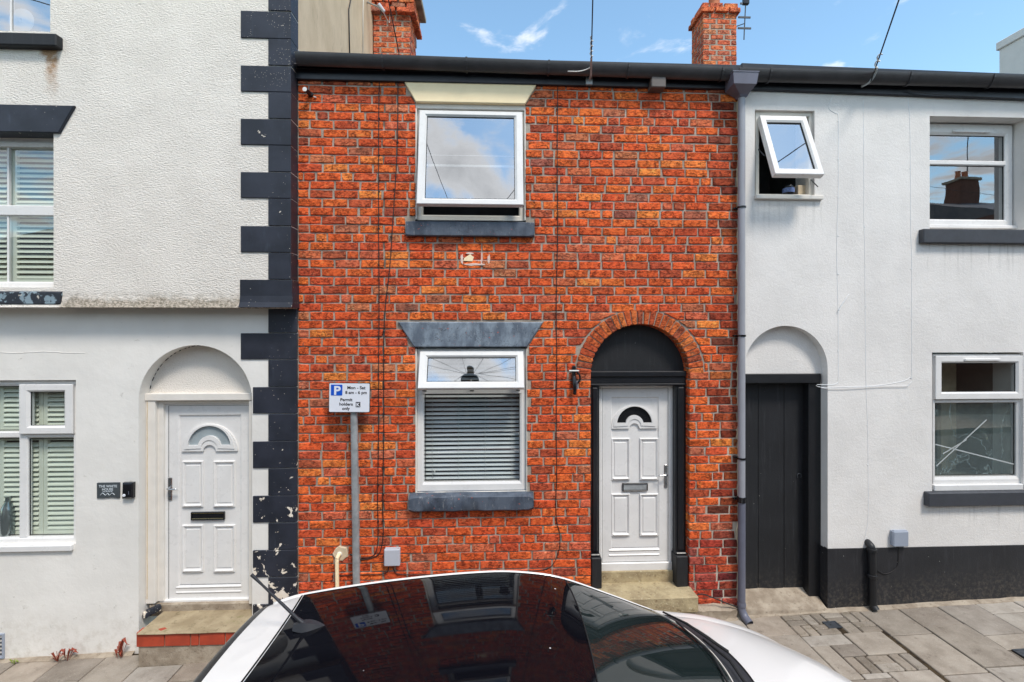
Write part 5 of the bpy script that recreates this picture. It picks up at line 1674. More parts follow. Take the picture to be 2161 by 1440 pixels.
cable('wall_cable', [(1767, 186), (1758, 202), (1751, 217), (1749, 229), (1755, 235), (1764, 240), (1769, 248), (1769, 320), (1769, 406), (1767, 460), (1766, 545), (1768.5, 654), (1769, 740), (1769, 800), (1766, 809), (1756, 812), (1724, 812)], .0030, 'painted_cable',
      'white cable looping from the eaves down the white cottage beside the open window', Y=-.0008, clips=clipline(1769, 256, 1769, 740, 7))
cable('wall_cable', [(1821.5, 210), (1822, 230), (1823, 380), (1823, 460), (1825, 540), (1826, 690), (1828, 830), (1831, 900), (1832, 990), (1832, 1090), (1826, 1130), (1824, 1150)], .0022, 'painted_cable',
      'very thin painted cable down the middle of the white cottage to the black pipe', Y=-.0008, clips=clipline(1822, 228, 1832, 1065, 11))
cable('wall_cable', [(1916, 200), (1917, 222), (1919.5, 246), (1921, 320), (1922, 480), (1924, 545), (1924, 620), (1924, 700), (1924, 792), (1920, 797), (1911, 803), (1880, 810), (1840, 815), (1780, 817), (1735, 818), (1722, 814)], .0026, 'painted_cable',
      'white cable left of the big windows that turns across to the passage door', Y=-.0008, clips=clipline(1920, 250, 1924, 780, 6))
cable('wall_cable', [(1924, 806), (1918, 812), (1911, 815), (1860, 815.5), (1800, 819), (1745, 820), (1728, 816)], .0026, 'painted_cable', 'second lower white cable bunched across towards the passage door', Y=-.012)
cable('wall_cable', [(1791, 622), (1785, 631), (1778, 641), (1770, 656)], .004, 'painted_cable', 'short loose cable end sticking out on the white cottage wall', Y=-.02)
cable('eaves_cable', [(1915, 190, -.06), (1960, 198, -.06), (2030, 203, -.06), (2161, 209, -.06), (2300, 216, -.06)], .005, 'cable_black', 'black cable sagging along under the right-hand gutter', Y=-.06)
def wall_box(name, pxr, Y0, mat, label, cat, lid=True, c=.008):
    x0, x1, z0, z1 = rect(*pxr, Y0)
    rt = root(name, ((x0 + x1) / 2, 0, z0), label, cat)
    build(MB().box(x0 + .003, x1 - .003, Y0 + .03, .004, z0 + .003, z1 - .003, .003), 'back_box', mat, rt)
    build(MB().box(x0, x1, Y0, Y0 + .032, z0, z1, c), 'cover', mat, rt)
    if lid: build(MB().box(x0 + .012, x1 - .012, Y0 + .006, Y0 + .03, z1 - .001, z1 + .007, .002), 'hood', mat, rt)
    return rt
wall_box('junction_box', (810, 1160, 843.5, 1196), -.06, 'box_grey', 'small pale grey plastic box low on the bricks beside the sign pole', 'box')
wb = wall_box('junction_box', (1886, 1122, 1918.5, 1155), -.05, 'box_grey_dim', 'small blue-grey plastic box on the white cottage just above its plinth', 'box')
cable('box_cable', [(1897, 1155), (1896, 1180), (1894, 1195), (1882, 1207), (1866, 1211), (1852, 1204)], .0035, 'cable_black', 'thin cable hanging from the blue-grey box across the black plinth', Y=-.014)
wall_box('eaves_box', (1375, 153, 1406, 184), -.12, 'box_brown', 'grey-brown square box fixed to the black fascia of the brick cottage', 'box', lid=False)
# black waste pipe on the plinth
px_ = root('waste_pipe', P(1838, 1284, -.05), 'short black waste pipe standing against the plinth of the white cottage', 'pipe')
a, b = P(1840, 1160, -.05), P(1842, 1278, -.05)
build(MB().tube([a, b], .036, 16), 'pipe', 'black_satin', px_, smooth='auto')
for zz_ in (a.z - .02, b.z + .28):
    build(MB().lathe([(.036, 0), (.044, .004), (.044, .03), (.036, .034)], (a.x, -.05, zz_), 'z', 16), 'collar', 'black_satin', px_, smooth='auto')
build(MB().tube(smooth_path([(a.x, -.05, a.z - .01), (a.x - .005, -.045, a.z + .03), (a.x - .006, .0, a.z + .05), (a.x - .006, .04, a.z + .05)], 4), .034, 14), 'elbow', 'black_satin', px_, smooth='auto')
build(MB().tube([b, b + Vector((.01, -.03, -.035))], .036, 14), 'shoe', 'black_satin', px_, smooth='auto')
# downpipe with hopper
dp = root('downpipe', P(1565, 1290, -.07), 'grey plastic downpipe with hopper between the brick and white cottages', 'downpipe')
DX = X(1565, -.06)
zj = Z(1565, 1056, -.06); zh = Z(1565, 196, -.06); zb_ = Z(1565, 1286, -.06)
build(MB().tube([(DX, -.06, zj), (DX, -.06, zh)], .034, 20), 'pipe', 'pipe_grey', dp, 'pale upper pipe', smooth='auto')
build(MB().tube([(DX, -.06, zb_ + .02), (DX + .002, -.06, zj)], .035, 20), 'pipe', 'pipe_dark', dp, 'dark lower pipe', smooth='auto')
build(MB().lathe([(.036, 0), (.043, .004), (.043, .05), (.036, .055)], (DX, -.06, zj - .02), 'z', 20), 'collar', 'plastic_black', dp, smooth='auto')
for py in (440, 711, 970, 1058):
    zz_ = Z(1565, py, -.06)
    build(MB().lathe([(.036, 0), (.041, .002), (.041, .018), (.036, .02)], (DX, -.06, zz_), 'z', 20), 'bracket', 'plastic_black', dp, smooth='auto')
    build(MB().box(DX - .06, DX + .045, -.03, .004, zz_ + .002, zz_ + .018, .003), 'bracket', 'plastic_black', dp)
build(MB().tube(smooth_path([(DX, -.06, zb_ + .06), (DX, -.06, zb_ + .01), (DX + .012, -.09, zb_ - .05), (DX + .03, -.16, zb_ - .085)], 5), .037, 18, cap=False), 'shoe', 'pipe_dark', dp, smooth='auto')
build(MB().lathe([(.040, 0), (.042, .02), (.038, .04)], (DX, -.06, zb_ + .03), 'z', 18), 'collar', 'pipe_dark', dp, smooth='auto')
hx0, hx1, hz0, hz1 = rect(1547, 151, 1601, 176, -.2)
hm = MB()
cx_ = (hx0 + hx1) / 2
rings = [((hx0, hx1, -.205, -.02), hz1), ((hx0 + .012, hx1 - .016, -.195, -.02), hz0), ((DX - .045, DX + .045, -.11, -.015), hz0 - .055), ((DX - .036, DX + .036, -.097, -.024), hz0 - .075)]
for (q, z_) in rings:
    hm.v += [Vector((q[0], q[2], z_)), Vector((q[1], q[2], z_)), Vector((q[1], q[3], z_)), Vector((q[0], q[3], z_))]
for i_ in range(3):
    for j in range(4):
        hm.f.append((i_ * 4 + j, i_ * 4 + (j + 1) % 4, i_ * 4 + 4 + (j + 1) % 4, i_ * 4 + 4 + j)); hm.m.append(0)
hm.f.append((12, 13, 14, 15)); hm.m.append(0)
build(hm, 'hopper', 'hopper_grey', dp)
build(MB().frame(hx0 - .004, hx1 + .004, 0, .19, .008, -.003, .006, .001, .001).xform(Matrix(((1, 0, 0, 0), (0, 0, 1, -.209), (0, -1, 0, hz1), (0, 0, 0, 1)))), 'hopper_rim', 'hopper_grey', dp)
# overflow pipe and patch
op = root('overflow_pipe', P(713, 1230, -.03), 'cream plastic overflow pipe bent down out of a cement patch in the bricks', 'pipe')
pt = []
q = P(720, 1168, 0)
for k in range(14):
    a = 2 * math.pi * k / 14
    pt.append((q.x + (.075 + rnd(-.012, .012)) * math.cos(a), q.z + (.066 + rnd(-.01, .01)) * math.sin(a)))
build(MB().prism(pt, -.012, .01, .006), 'cement_patch', 'cream_patch', op)
e = P(713, 1172, -.03)
build(MB().tube(smooth_path([(e.x + .012, .02, e.z), (e.x + .008, -.03, e.z), (e.x, -.05, e.z - .025), (e.x - .002, -.05, e.z - .08), (e.x + .004, -.05, e.z - .5)], 5), .019, 12), 'pipe', 'cream_paint', op, smooth=True)
build(MB().lathe([(.02, 0), (.026, .006), (.026, .02), (.02, .026)], (e.x + .01, -.02, e.z), 'y', 14), 'collar', 'upvc_aged', op, smooth='auto')
# sensor at top left, black bracket by the arch
ss = root('security_sensor', P(655, 197, -.03), 'small black sensor sticking out of the bricks under the left end of the gutter', 'sensor')
q = P(650, 194, -.02)
build(MB().lathe([(.024, 0), (.024, -.02), (.018, -.024)], (q.x + .02, .0, q.z - .02), 'y', 14), 'base_plate', 'plastic_black', ss)
build(MB().tube([(q.x + .02, -.02, q.z - .02), (q.x + .0, -.09, q.z - .015)], .02, 12), 'sensor_head', 'plastic_black', ss, smooth='auto')
build(MB().lathe([(.021, 0), (.021, -.008)], (q.x - .001, -.09, q.z - .014), 'y', 12), 'lens_ring', 'cable_white', ss)
build(MB().tube([(q.x + .05, -.01, q.z - .04), (q.x + .075, -.012, q.z - .05)], .006, 6), 'wire_end', 'cable_white', ss)
br_ = root('wall_bracket', P(1210, 838, -.02), 'black metal arm folded against the bricks beside the arched door', 'bracket')
q = P(1210, 772, 0); q2 = P(1211, 836, 0)
build(MB().box(q.x - .016, q.x + .02, -.035, .004, Z(1210, 812, 0), q.z, .008), 'back_plate', 'plastic_black', br_)
build(MB().tube(smooth_path([(q.x, -.03, q.z - .1), (q.x + .004, -.055, q.z - .2), (q.x + .006, -.04, q2.z + .02)], 5), [.02] * 5 + [.018] * 5 + [.012], 10), 'arm', 'plastic_black', br_, smooth=True)
build(MB().tube(smooth_path([(q.x + .03, -.03, q.z - .06), (q.x + .055, -.035, q.z - .09), (q.x + .058, -.035, q.z - .14), (q.x + .035, -.03, q.z - .17)], 5), .009, 8), 'hook', 'plastic_black', br_, smooth=True)
build(MB().box(q.x - .05, q.x + .05, -.045, -.034, q.z - .055, q.z - .04, .004), 'strap', 'cable_white', br_)
build(MB().box(q.x + .02, q.x + .04, -.035, .0, q.z - .23, q.z - .15, .006), 'latch', 'pipe_dark', br_)
# bell box and plaque on the tall house
pb = root('doorbell', P(271, 1053, -.01), 'black angled video doorbell with white button beside the house plaque', 'doorbell')
x0, x1, z0, z1 = rect(261, 1018, 283, 1052, -.02)
build(MB().prism([(x0 - .004, z0), (x1, z0 + .006), (x1 + .002, z1), (x0, z1)], -.045, .004, .012), 'case', 'plastic_black', pb)
build(MB().lathe([(.0, -.004), (.010, -.004), (.014, -.001), (.014, .004)], (x0 + .022, -.047, z0 + .036), 'y', 16), 'button', 'sign_white', pb)
build(MB().box(x0 + .062, x0 + .067, -.048, -.04, z0 + .045, z0 + .075, .001), 'lens_strip', 'pipe_dark', pb)
pq = root('house_plaque', P(229, 1052, -.01), 'dark slate plaque with white lettering THE WHITE HOUSE by the left door', 'plaque')
x0, x1, z0, z1 = rect(205, 1018.5, 253, 1051.5, -.01)
pl = []
for k in range(11):
    t = k / 10
    pl.append((x0 + (x1 - x0) * t, z0 + .006 * math.exp(-((t - .62) / .2) ** 2) + rnd(-.001, .001)))
pl += [(x1 + .001, z1 - .004), (x1 - .003, z1), (x0 + .003, z1 - .001), (x0 - .001, z1 - .005)]
build(MB().prism(pl, -.016, .0, .003), 'slate', 'plaque_slate', pq)
wdt, hgt = x1 - x0, z1 - z0
build(text_mb('THE WHITE', hgt * .215, (x0 + wdt * .5, z0 + hgt * .70), y=-.0168, bold=.0007, wide=1.0), 'lettering', 'plaque_white', pq, recalc=False)
build(text_mb('HOUSE', hgt * .215, (x0 + wdt * .48, z0 + hgt * .50), y=-.0168, bold=.0007), 'lettering', 'plaque_white', pq, recalc=False)
lm = MB()
for k in range(12):
    xx = x0 + wdt * (.25 + .45 * k / 12)
    lm.box(xx, xx + wdt * .026, -.0172, -.0165, z0 + hgt * .405, z0 + hgt * (.43 + .02 * (k % 3)), 0)
build(lm, 'small_print', 'plaque_white', pq)
sc_ = MB()
for s_ in (-1, 1):
    pts = [(x0 + wdt * (.48 + s_ * t * .32), -.017, z0 + hgt * (.28 - .07 * math.sin(t * 7) - .03 * t + (.05 if t < .2 else 0))) for t in [k / 14 for k in range(15)]]
    sc_.tube(pts, [.0016 + .0016 * abs(math.sin(k * .9)) for k in range(15)], 5)
build(sc_, 'scroll_ornament', 'plaque_white', pq)

# ---- parking sign on its post
YS = -.13
sg = root('parking_sign', P(744, 1250, YS), 'permit parking sign on a grey post in front of the brick cottage', 'sign')
pxc = X(743, YS)
build(MB().tube([(pxc + .035, YS + .05, -.1), (pxc + .018, YS + .05, 1.2), (pxc, YS + .05, Z(741, 812, YS))], .034, 18), 'post', 'galvanised', sg, smooth='auto')
for dz_ in (.06, .24):
    build(MB().lathe([(.036, 0), (.038, .003), (.038, .017), (.036, .02)], (pxc, YS + .05, Z(740, 870, YS) + dz_), 'z', 18), 'post_clamp', 'galvanised', sg, smooth='auto')
x0, x1, z0, z1 = rect(694, 807.5, 781.5, 870.5, YS)
def rrect(x0, x1, z0, z1, r, n=5):
    return arc(x1 - r, z1 - r, r, 0, 90, n) + arc(x0 + r, z1 - r, r, 90, 180, n) + arc(x0 + r, z0 + r, r, 180, 270, n) + arc(x1 - r, z0 + r, r, 270, 360, n)
tiltM = Matrix.Translation((x0, YS, z1)) @ Matrix.Rotation(math.radians(.7), 4, 'Y') @ Matrix.Translation((-x0, -YS, -z1))
def sgn(mb, name, mat):
    build(mb.xform(tiltM), name, mat, sg, recalc=(name not in ('lettering',)))
sgn(MB().prism(rrect(x0, x1, z0, z1, .012), YS, YS + .008), 'plate', 'sign_black')
sgn(MB().prism(rrect(x0 + .006, x1 - .006, z0 + .006, z1 - .006, .010), YS - .002, YS + .001), 'plate_face', 'sign_white')
W_, H_ = x1 - x0, z1 - z0
fx = lambda u: x0 + W_ * (u - 80) / 1560.0
fz = lambda v_: z1 - H_ * (v_ - 125) / 1140.0
sgn(MB().prism(rrect(fx(165), fx(595), fz(612), fz(200), .007), YS - .004, YS - .001), 'parking_symbol', 'sign_blue')
k_ = H_ / 1140.0
yl = YS - .0050
sgn(text_mb('P', 455 * k_, (fx(398), fz(575)), y=yl, bold=.0035, wide=1.12), 'lettering', 'sign_white')
for (s_, u, v_, al, sz) in (('Mon - Sat', 1115, 368, 'CENTER', 165), ('8 am - 6 pm', 1112, 550, 'CENTER', 158), ('Permit', 745, 826, 'CENTER', 160), ('holders', 738, 995, 'CENTER', 160), ('only', 735, 1160, 'CENTER', 160)):
    sgn(text_mb(s_, sz * k_, (fx(u), fz(v_)), y=yl + .002, bold=.0011, wide=1.06), 'lettering', 'sign_black')
sgn(MB().prism(rrect(fx(1105), fx(1275), fz(1055), fz(855), .002), YS - .004, YS - .001), 'zone_block', 'sign_black')
sgn(text_mb('K', 200 * k_, (fx(1190), fz(1025)), y=yl, bold=.0013, wide=1.0), 'lettering', 'sign_white')

# ---- aerial bits on the roofs
ds = root('satellite_dish', P(770, 10, YC1 - .3), 'satellite dish with its receiver arm on the tall chimney, cut by the top edge', 'dish')
Yd = YC1 - .25
dc = P(758, -40, Yd)
dm = MB()
for r_ in range(6):
    for j in range(24):
        a = 2 * math.pi * j / 24; rr = .30 * r_ / 5
        dm.v.append(Vector((rr * math.cos(a), .22 * (rr / .30) ** 2 * .35, rr * math.sin(a))))
for r_ in range(5):
    for j in range(24):
        dm.f.append((r_ * 24 + j, r_ * 24 + (j + 1) % 24, r_ * 24 + 24 + (j + 1) % 24, r_ * 24 + 24 + j)); dm.m.append(0)
dm.xform(Matrix.Translation(dc) @ Matrix.Rotation(math.radians(62), 4, 'Z') @ Matrix.Rotation(math.radians(20), 4, 'X') @ Matrix.Rotation(math.pi, 4, 'Z'))
build(dm, 'reflector', 'pipe_dark', ds, smooth=True)
aA, aB = P(772, 4, Yd - .05), P(806, 18, Yd - .28)
build(MB().tube([aA + Vector((-.1, .05, .05)), aA, aB], .014, 8), 'receiver_arm', 'galvanised', ds, smooth='auto')
build(MB().tube([aB + Vector((-.05, 0, .05)), aB + Vector((.03, .02, -.035))], [.035, .022], 12), 'receiver_head', 'box_grey', ds, smooth='auto')
build(MB().tube(smooth_path([aB, P(812, 32, Yd - .1), P(822, 48, YC1 - .03), P(822, 20, YC1 - .03)], 5), .005, 6), 'lead', 'cable_white', ds, smooth=True)
build(MB().tube([dc + Vector((0, .1, 0)), Vector((dc.x, YC1 + .05, dc.z))], .02, 8), 'mount', 'galvanised', ds)
cable('flank_cable', [(742, -40, 0), (738, 0, 0), (737, 40, 0), (737, 112, 0)], .006, 'cable_black', 'dark cable running down the beige gable above the brick roof') if False else None
fx_ = XE + .012
def flank(px, py):
    y = depth_of(px, fx_)
    return Vector((fx_, y, Z(px, py, y)))
fc = root('flank_cable', flank(738, 100), 'dark cable running down the beige gable wall beside the red chimney', 'cable')
build(MB().tube([flank(744, -40), flank(740, 2), flank(736, 20), flank(737, 60), flank(738, 112)], .008, 6), 'cable_run', 'cable_black', fc, smooth=True)
fc = root('flank_cable', flank(766, 100), 'pale cable close to the red chimney on the beige gable wall', 'cable')
build(MB().tube([flank(767, -30), flank(766, 30), flank(766, 112)], .005, 6), 'cable_run', 'cable_white', fc, smooth=True)
ta = root('tv_aerial', P(1572, 80, YC2 + .1), 'weathered television aerial hanging beside the small right-hand chimney', 'aerial')
Ya = YC2 + .05
build(MB().tube([P(1570, 84, Ya), P(1571, 60, Ya), P(1573, 20, Ya), P(1576, -70, Ya)], .009, 8), 'boom', 'dark_metal', ta, smooth='auto')
for (py, w_) in ((60, 14), (37, 13), (8, 9), (-14, 14), (-34, 14), (-52, 12)):
    build(MB().box(X(1571 - w_, Ya), X(1573 + w_ - 2, Ya), Ya - .008, Ya + .008, Z(1572, py + 2, Ya), Z(1572, py - 2, Ya), .003), 'element', 'dark_metal', ta)
build(MB().box(X(1568, Ya), X(1580, Ya), Ya - .03, Ya + .03, Z(1572, 10, Ya), Z(1572, -4, Ya), .006), 'dipole_box', 'plastic_black', ta)
build(MB().tube([P(1571, 50, Ya), (c2x1 - .02, Ya + .1, Z(1560, 52, Ya))], .008, 6), 'mount_arm', 'dark_metal', ta)

# ---- telegraph pole behind the viewer, and the wires that come from it
TP = Vector((-.75, -9.0, 0))
tp = root('telegraph_pole', (TP.x, TP.y, gz(TP.x)), 'brown timber telegraph pole with wire ring on the far pavement', 'pole')
build(MB().tube([(TP.x, TP.y, gz(TP.x) - .2), (TP.x, TP.y, 4), (TP.x, TP.y, 9.9)], [.15, .13, .11], 18), 'shaft', 'timber_pole', tp, smooth='auto')
build(MB().lathe([(.12, 0), (.12, .03), (.0, .09)], (TP.x, TP.y, 9.9), 'z', 18), 'cap', 'galvanised', tp, smooth='auto')
build(MB().lathe([(.11, 0), (.30, .0), (.30, .05), (.11, .05)], (TP.x, TP.y, 9.42), 'z', 24), 'wire_ring', 'dark_metal', tp, smooth='auto')
build(MB().lathe([(.11, 0), (.22, .0), (.22, .12), (.11, .12)], (TP.x, TP.y, 9.1), 'z', 20), 'junction_ring', 'plastic_black', tp, smooth='auto')
def overhead(A, B, label, r=.006, sag=.18, bracket=None):
    A, B = Vector(A), Vector(B)
    rt = root('overhead_wire', A, label, 'wire', 'wires from the telegraph pole')
    pts = []
    for k in range(25):
        t = k / 24
        p = A.lerp(B, t); p.z -= sag * 4 * t * (1 - t)
        pts.append(p)
    build(MB().tube(pts, r, 6), 'wire', 'cable_black', rt, smooth=True)
    return rt, (pts[1] - pts[0]).normalized()
ring = TP + Vector((0, .3, 9.45))
A1 = P(1247, 160, -.12)
rt, d1 = overhead(A1, ring + Vector((.1, 0, 0)), 'overhead wire rising from the small bracket in the middle of the cottage gutter')
build(MB().box(A1.x - .035, A1.x + .03, -.055, -.034, A1.z - .05, A1.z + .03, .003), 'bracket_plate', 'galvanised', rt)
build(MB().tube([A1 + Vector((-.005, .07, -.01)), A1 + Vector((0, .0, .0)), A1 + d1 * .2], .011, 6), 'clamp', 'galvanised', rt)
build(MB().tube([A1 + d1 * (.2 + .012 * k) + Vector((.014 * math.sin(k * 1.5), 0, .012 * math.cos(k * 1.5))) for k in range(18)], .005, 5), 'spiral_grip', 'cable_white', rt, smooth=True)
build(MB().tube(smooth_path([A1 + d1 * .1, P(1240, 146, -.17), P(1222, 151, -.17), P(1198, 151, -.16)], 5), .0055, 6), 'lead_in', 'cable_white', rt, smooth=True)
A2 = P(1838, 172, -.14)
rt, d2 = overhead(A2, ring + Vector((.25, 0, 0)), 'overhead wire rising from the hook on the right-hand gutter')
build(MB().tube(smooth_path([P(1818, 183, -.06), P(1836, 172, -.13), P(1848, 152, -.18), A2 + d2 * .15], 5), .013, 7), 'clamp', 'galvanised', rt, smooth=True)
build(MB().tube([A2 + d2 * (.15 + .013 * k) + Vector((.02 * math.sin(k * 1.1), 0, .018 * math.cos(k * 1.1))) for k in range(14)], .006, 5), 'spiral_grip', 'cable_white', rt, smooth=True)
A3 = P(842, 112, -.17)
rt, d3 = overhead(A3, ring + Vector((-.1, 0, 0)), 'overhead wire passing in front of the tall red chimney', r=.005)
for (x_, y_, z_, s_) in ((-9, -.1, 6.0, 'far left end of the street'), (-6.0, -.2, 6.6, 'tall white house front'), (9.5, -.1, 5.4, 'far right end of the street'), (14, -.1, 5.6, 'distant right-hand houses'),
                         (-7, -9.4, 5.2, 'houses across the street on the left'), (8, -9.4, 5.2, 'houses across the street on the right'), (18, -9.4, 7.0, 'tall house across the street')):
    overhead((x_, y_, z_), ring + Vector((.02 * x_, 0, 0)), 'overhead wire running towards the ' + s_)

# ------------------------------------------------------------------ weeds along the wall foot
def weed(px, py, Y, s, mat, label, n=9, up=.8):
    q = P(px, py, Y)
    q.z = gz(q.x) + .004
    rt = root('weed', q, label, 'weed')
    mb = MB()
    for k in range(n):
        a = rnd(0, 2 * math.pi); L = s * rnd(.6, 1.2); el = rnd(.4, 1.3) * up
        d_ = Vector((math.cos(a), math.sin(a) * .7, 0))
        st = q + Vector((rnd(-.3, .3) * s, rnd(-.2, .2) * s, 0)); sd = Vector((-d_.y, d_.x, 0)) * L * rnd(.10, .18)
        p1 = st + d_ * L * .5 + Vector((0, 0, L * el)); p2 = st + d_ * L + Vector((0, 0, L * el * .75))
        mb.add([st, p1 - sd, p1 + sd + Vector((0, 0, .004)), p2], [(0, 1, 2), (1, 3, 2)])
    build(mb, 'leaves', mat, rt, recalc=False)
    st = MB()
    for k in range(3):
        st.tube([q, q + Vector((rnd(-.3, .3) * s, rnd(-.2, .2) * s, s * rnd(.6, 1.1) * up))], [.003, .0015], 5)
    build(st, 'stem', mat, rt)
weed(122, 1392, -.07, .075, 'red_leaf', 'upright reddish weed left of the paired red weeds at the white wall foot', 8, 1.3)
weed(142, 1390, -.07, .09, 'red_leaf', 'reddish weed second from the vent at the white wall foot', 8, 1.3)
weed(256, 1378, -.07, .095, 'red_leaf', 'taller dark red weed beside the red brick step', 10, 1.3)
weed(30, 1404, -.07, .05, 'foliage', 'small green tuft near the air vent', 8, .7)
weed(302, 1394, -.12, .06, 'foliage', 'green weed with a red neighbour in the paving crack below the left step', 10, .7)
weed(319, 1378, -.10, .05, 'red_leaf', 'small bright red leaf cluster in the paving crack below the left step', 6, 1.0)
weed(357, 1382, -.10, .07, 'foliage', 'yellow-green weed under the middle of the left brick step', 12, .5)
weed(400, 1378, -.10, .06, 'foliage', 'small weed under the left step close to the car', 9, .4)
weed(1418, 1296, -.20, .08, 'foliage', 'green weed below the sandstone doorstep', 12, .7)
weed(1456, 1294, -.19, .09, 'foliage', 'tall green weed at the rubble end of the sandstone step', 12, 1.0)
weed(1434, 1300, -.21, .06, 'red_leaf', 'small reddish weed between two green ones under the sandstone step', 7, .7)

# ------------------------------------------------------------------ the white car
random.seed(66)
CYC = -2.10
car = root('parked_car', (.2, CYC, gz(.2) - .11), 'white hatchback with black glass roof parked along the kerb', 'car')
ST = [  # x, bow, hl, zl, hm, zm, hs, zs, ht, zt, zc, b
 (-1.66, .00, .60, .36, .65, .50, .64, .62, .48, .70, .72, .8),
 (-1.64, .00, .68, .29, .75, .55, .73, .80, .53, .92, .95, .6),
 (-1.59, .00, .72, .24, .79, .58, .76, .88, .525, 1.13, 1.17, .3),
 (-1.47, .00, .73, .22, .80, .60, .775, .92, .52, 1.335, 1.375, .1),
 (-1.40, .00, .73, .22, .80, .60, .78, .93, .527, 1.362, 1.404, .1),
 (-1.21, .05, .73, .21, .80, .60, .79, .94, .545, 1.405, 1.45, .1),
 (-.60, .03, .73, .20, .80, .60, .80, .95, .565, 1.455, 1.50, .1),
 (.00, .03, .73, .20, .80, .60, .80, .96, .568, 1.472, 1.515, .1),
 (.30, .02, .73, .20, .80, .60, .80, .97, .560, 1.445, 1.49, .1),
 (.47, .02, .73, .20, .80, .60, .80, .98, .552, 1.405, 1.455, .1),
 (.75, .10, .73, .20, .80, .60, .80, .99, .595, 1.27, 1.325, .1),
 (1.06, .21, .73, .21, .80, .60, .80, 1.00, .665, 1.105, 1.15, .3),
 (1.16, .23, .73, .21, .80, .60, .80, .985, .680, 1.06, 1.10, .5),
 (1.50, .18, .73, .21, .80, .58, .795, .90, .660, 1.00, 1.045, .9),
 (1.83, .14, .72, .21, .79, .55, .775, .79, .60, .90, .965, .9),
 (2.06, .12, .69, .21, .76, .50, .74, .66, .54, .78, .87, .9),
 (2.22, .11, .62, .23, .69, .45, .67, .54, .46, .62, .73, .9),
 (2.31, .10, .54, .27, .60, .40, .58, .46, .42, .50, .58, .8)]
def cat_st(t):
    i_ = min(int(t), len(ST) - 2); u = t - i_
    p0, p1, p2, p3 = ST[max(i_ - 1, 0)], ST[i_], ST[i_ + 1], ST[min(i_ + 2, len(ST) - 1)]
    out = []
    for k in range(12):
        h_ = p2[0] - p1[0]
        def tan(pa, pb): return (pb[k] - pa[k]) / max(1e-6, pb[0] - pa[0]) * h_
        m1, m2 = tan(p0, p2) if i_ > 0 else p2[k] - p1[k], tan(p1, p3) if i_ < len(ST) - 2 else p2[k] - p1[k]
        u2, u3 = u * u, u ** 3
        out.append((2 * u3 - 3 * u2 + 1) * p1[k] + (u3 - 2 * u2 + u) * m1 + (-2 * u3 + 3 * u2) * p2[k] + (u3 - u2) * m2 if k else p1[0] + h_ * u)
    return out
def t_of(x):
    for i_ in range(len(ST) - 1):
        if x <= ST[i_ + 1][0]:
            return i_ + (x - ST[i_][0]) / (ST[i_ + 1][0] - ST[i_][0])
    return len(ST) - 1.0001
def cw(x, y, z_):
    return Vector((x, CYC + y, gz(x) - .11 + z_))
def top_pt(s, v_, lift=0.0):
    x = s[0] + s[1] * (1 - v_ * v_)
    edge = max(0, (abs(v_) - .86) / .14)
    return cw(x, s[8] * v_, s[9] + (s[10] - s[9]) * (1 - v_ * v_) - .012 * edge * edge + lift)
def grid(name, mat, xa, xb, va, vb, nu, nv, fn, lift=0.0, parent=None):
    mb = MB()
    ta_, tb_ = t_of(xa), t_of(xb)
    for i_ in range(nu + 1):
        s = cat_st(ta_ + (tb_ - ta_) * i_ / nu)
        for j in range(nv + 1):
            mb.v.append(fn(s, va + (vb - va) * j / nv, lift))
    for i_ in range(nu):
        for j in range(nv):
            q = i_ * (nv + 1) + j
            mb.f.append((q, q + nv + 1, q + nv + 2, q + 1)); mb.m.append(0)
    return build(mb, name, mat, parent or car, smooth=True, recalc=False)
def low_pt(sd):
    def f(s, v_, lift):
        # v 0..1 from sill to shoulder, 1..2 shoulder to top edge
        if v_ <= 1:
            if v_ < .5: u = v_ * 2; y, z_ = s[2] + (s[4] - s[2]) * math.sin(u * math.pi / 2), s[3] + (s[5] - s[3]) * u
            else: u = v_ * 2 - 1; y, z_ = s[4] + (s[6] - s[4]) * u, s[5] + (s[7] - s[5]) * u
        else:
            u = v_ - 1
            my, mz = (s[6] + s[8]) / 2, (s[7] + s[9]) / 2
            cy, cz = my + s[11] * (s[6] - my), mz + s[11] * (s[9] - mz)
            y = (1 - u) ** 2 * s[6] + 2 * u * (1 - u) * cy + u * u * s[8]
            z_ = (1 - u) ** 2 * s[7] + 2 * u * (1 - u) * cz + u * u * (s[9] - .012)
        return cw(s[0], sd * (y + lift), z_)
    return f
XA, XB = -1.659, 2.309
for sd in (1, -1):
    grid('body_side', 'white_car_paint', XA, XB, 0, 1, 64, 10, low_pt(sd))
    grid('rear_quarter', 'white_car_paint', XA, -1.36, 1, 2, 12, 6, low_pt(sd))
    grid('side_window', 'windscreen_glass', -1.36, 1.02, 1, 2, 36, 6, low_pt(sd))
    grid('front_wing', 'white_car_paint', 1.02, XB, 1, 2, 26, 8, low_pt(sd))
    grid('roof_rail', 'white_car_paint', -1.21, 1.08, .925 * sd, 1.0 * sd, 44, 4, top_pt)
    build(MB().tube([top_pt(cat_st(t_of(-1.38 + 2.46 * k / 60)), .965 * sd, -.002) for k in range(61)], .013, 8), 'roof_rail', 'white_car_paint', car, smooth=True)
    grid('door_pillar', 'car_trim', -.22, -.10, 1, 1.98, 2, 6, low_pt(sd), .004)
    grid('door_trim', 'car_trim', -1.35, 1.0, .97, 1.03, 30, 2, low_pt(sd), .006)
grid('tailgate', 'white_car_paint', XA, -1.60, -1, 1, 8, 20, top_pt)
grid('rear_window', 'windscreen_glass', -1.60, -1.49, -1, 1, 8, 20, top_pt)
grid('rear_spoiler', 'plastic_black', -1.49, -1.405, -1, 1, 8, 24, top_pt)
grid('roof_band', 'white_car_paint', -1.403, -1.215, -1, 1, 10, 28, top_pt)
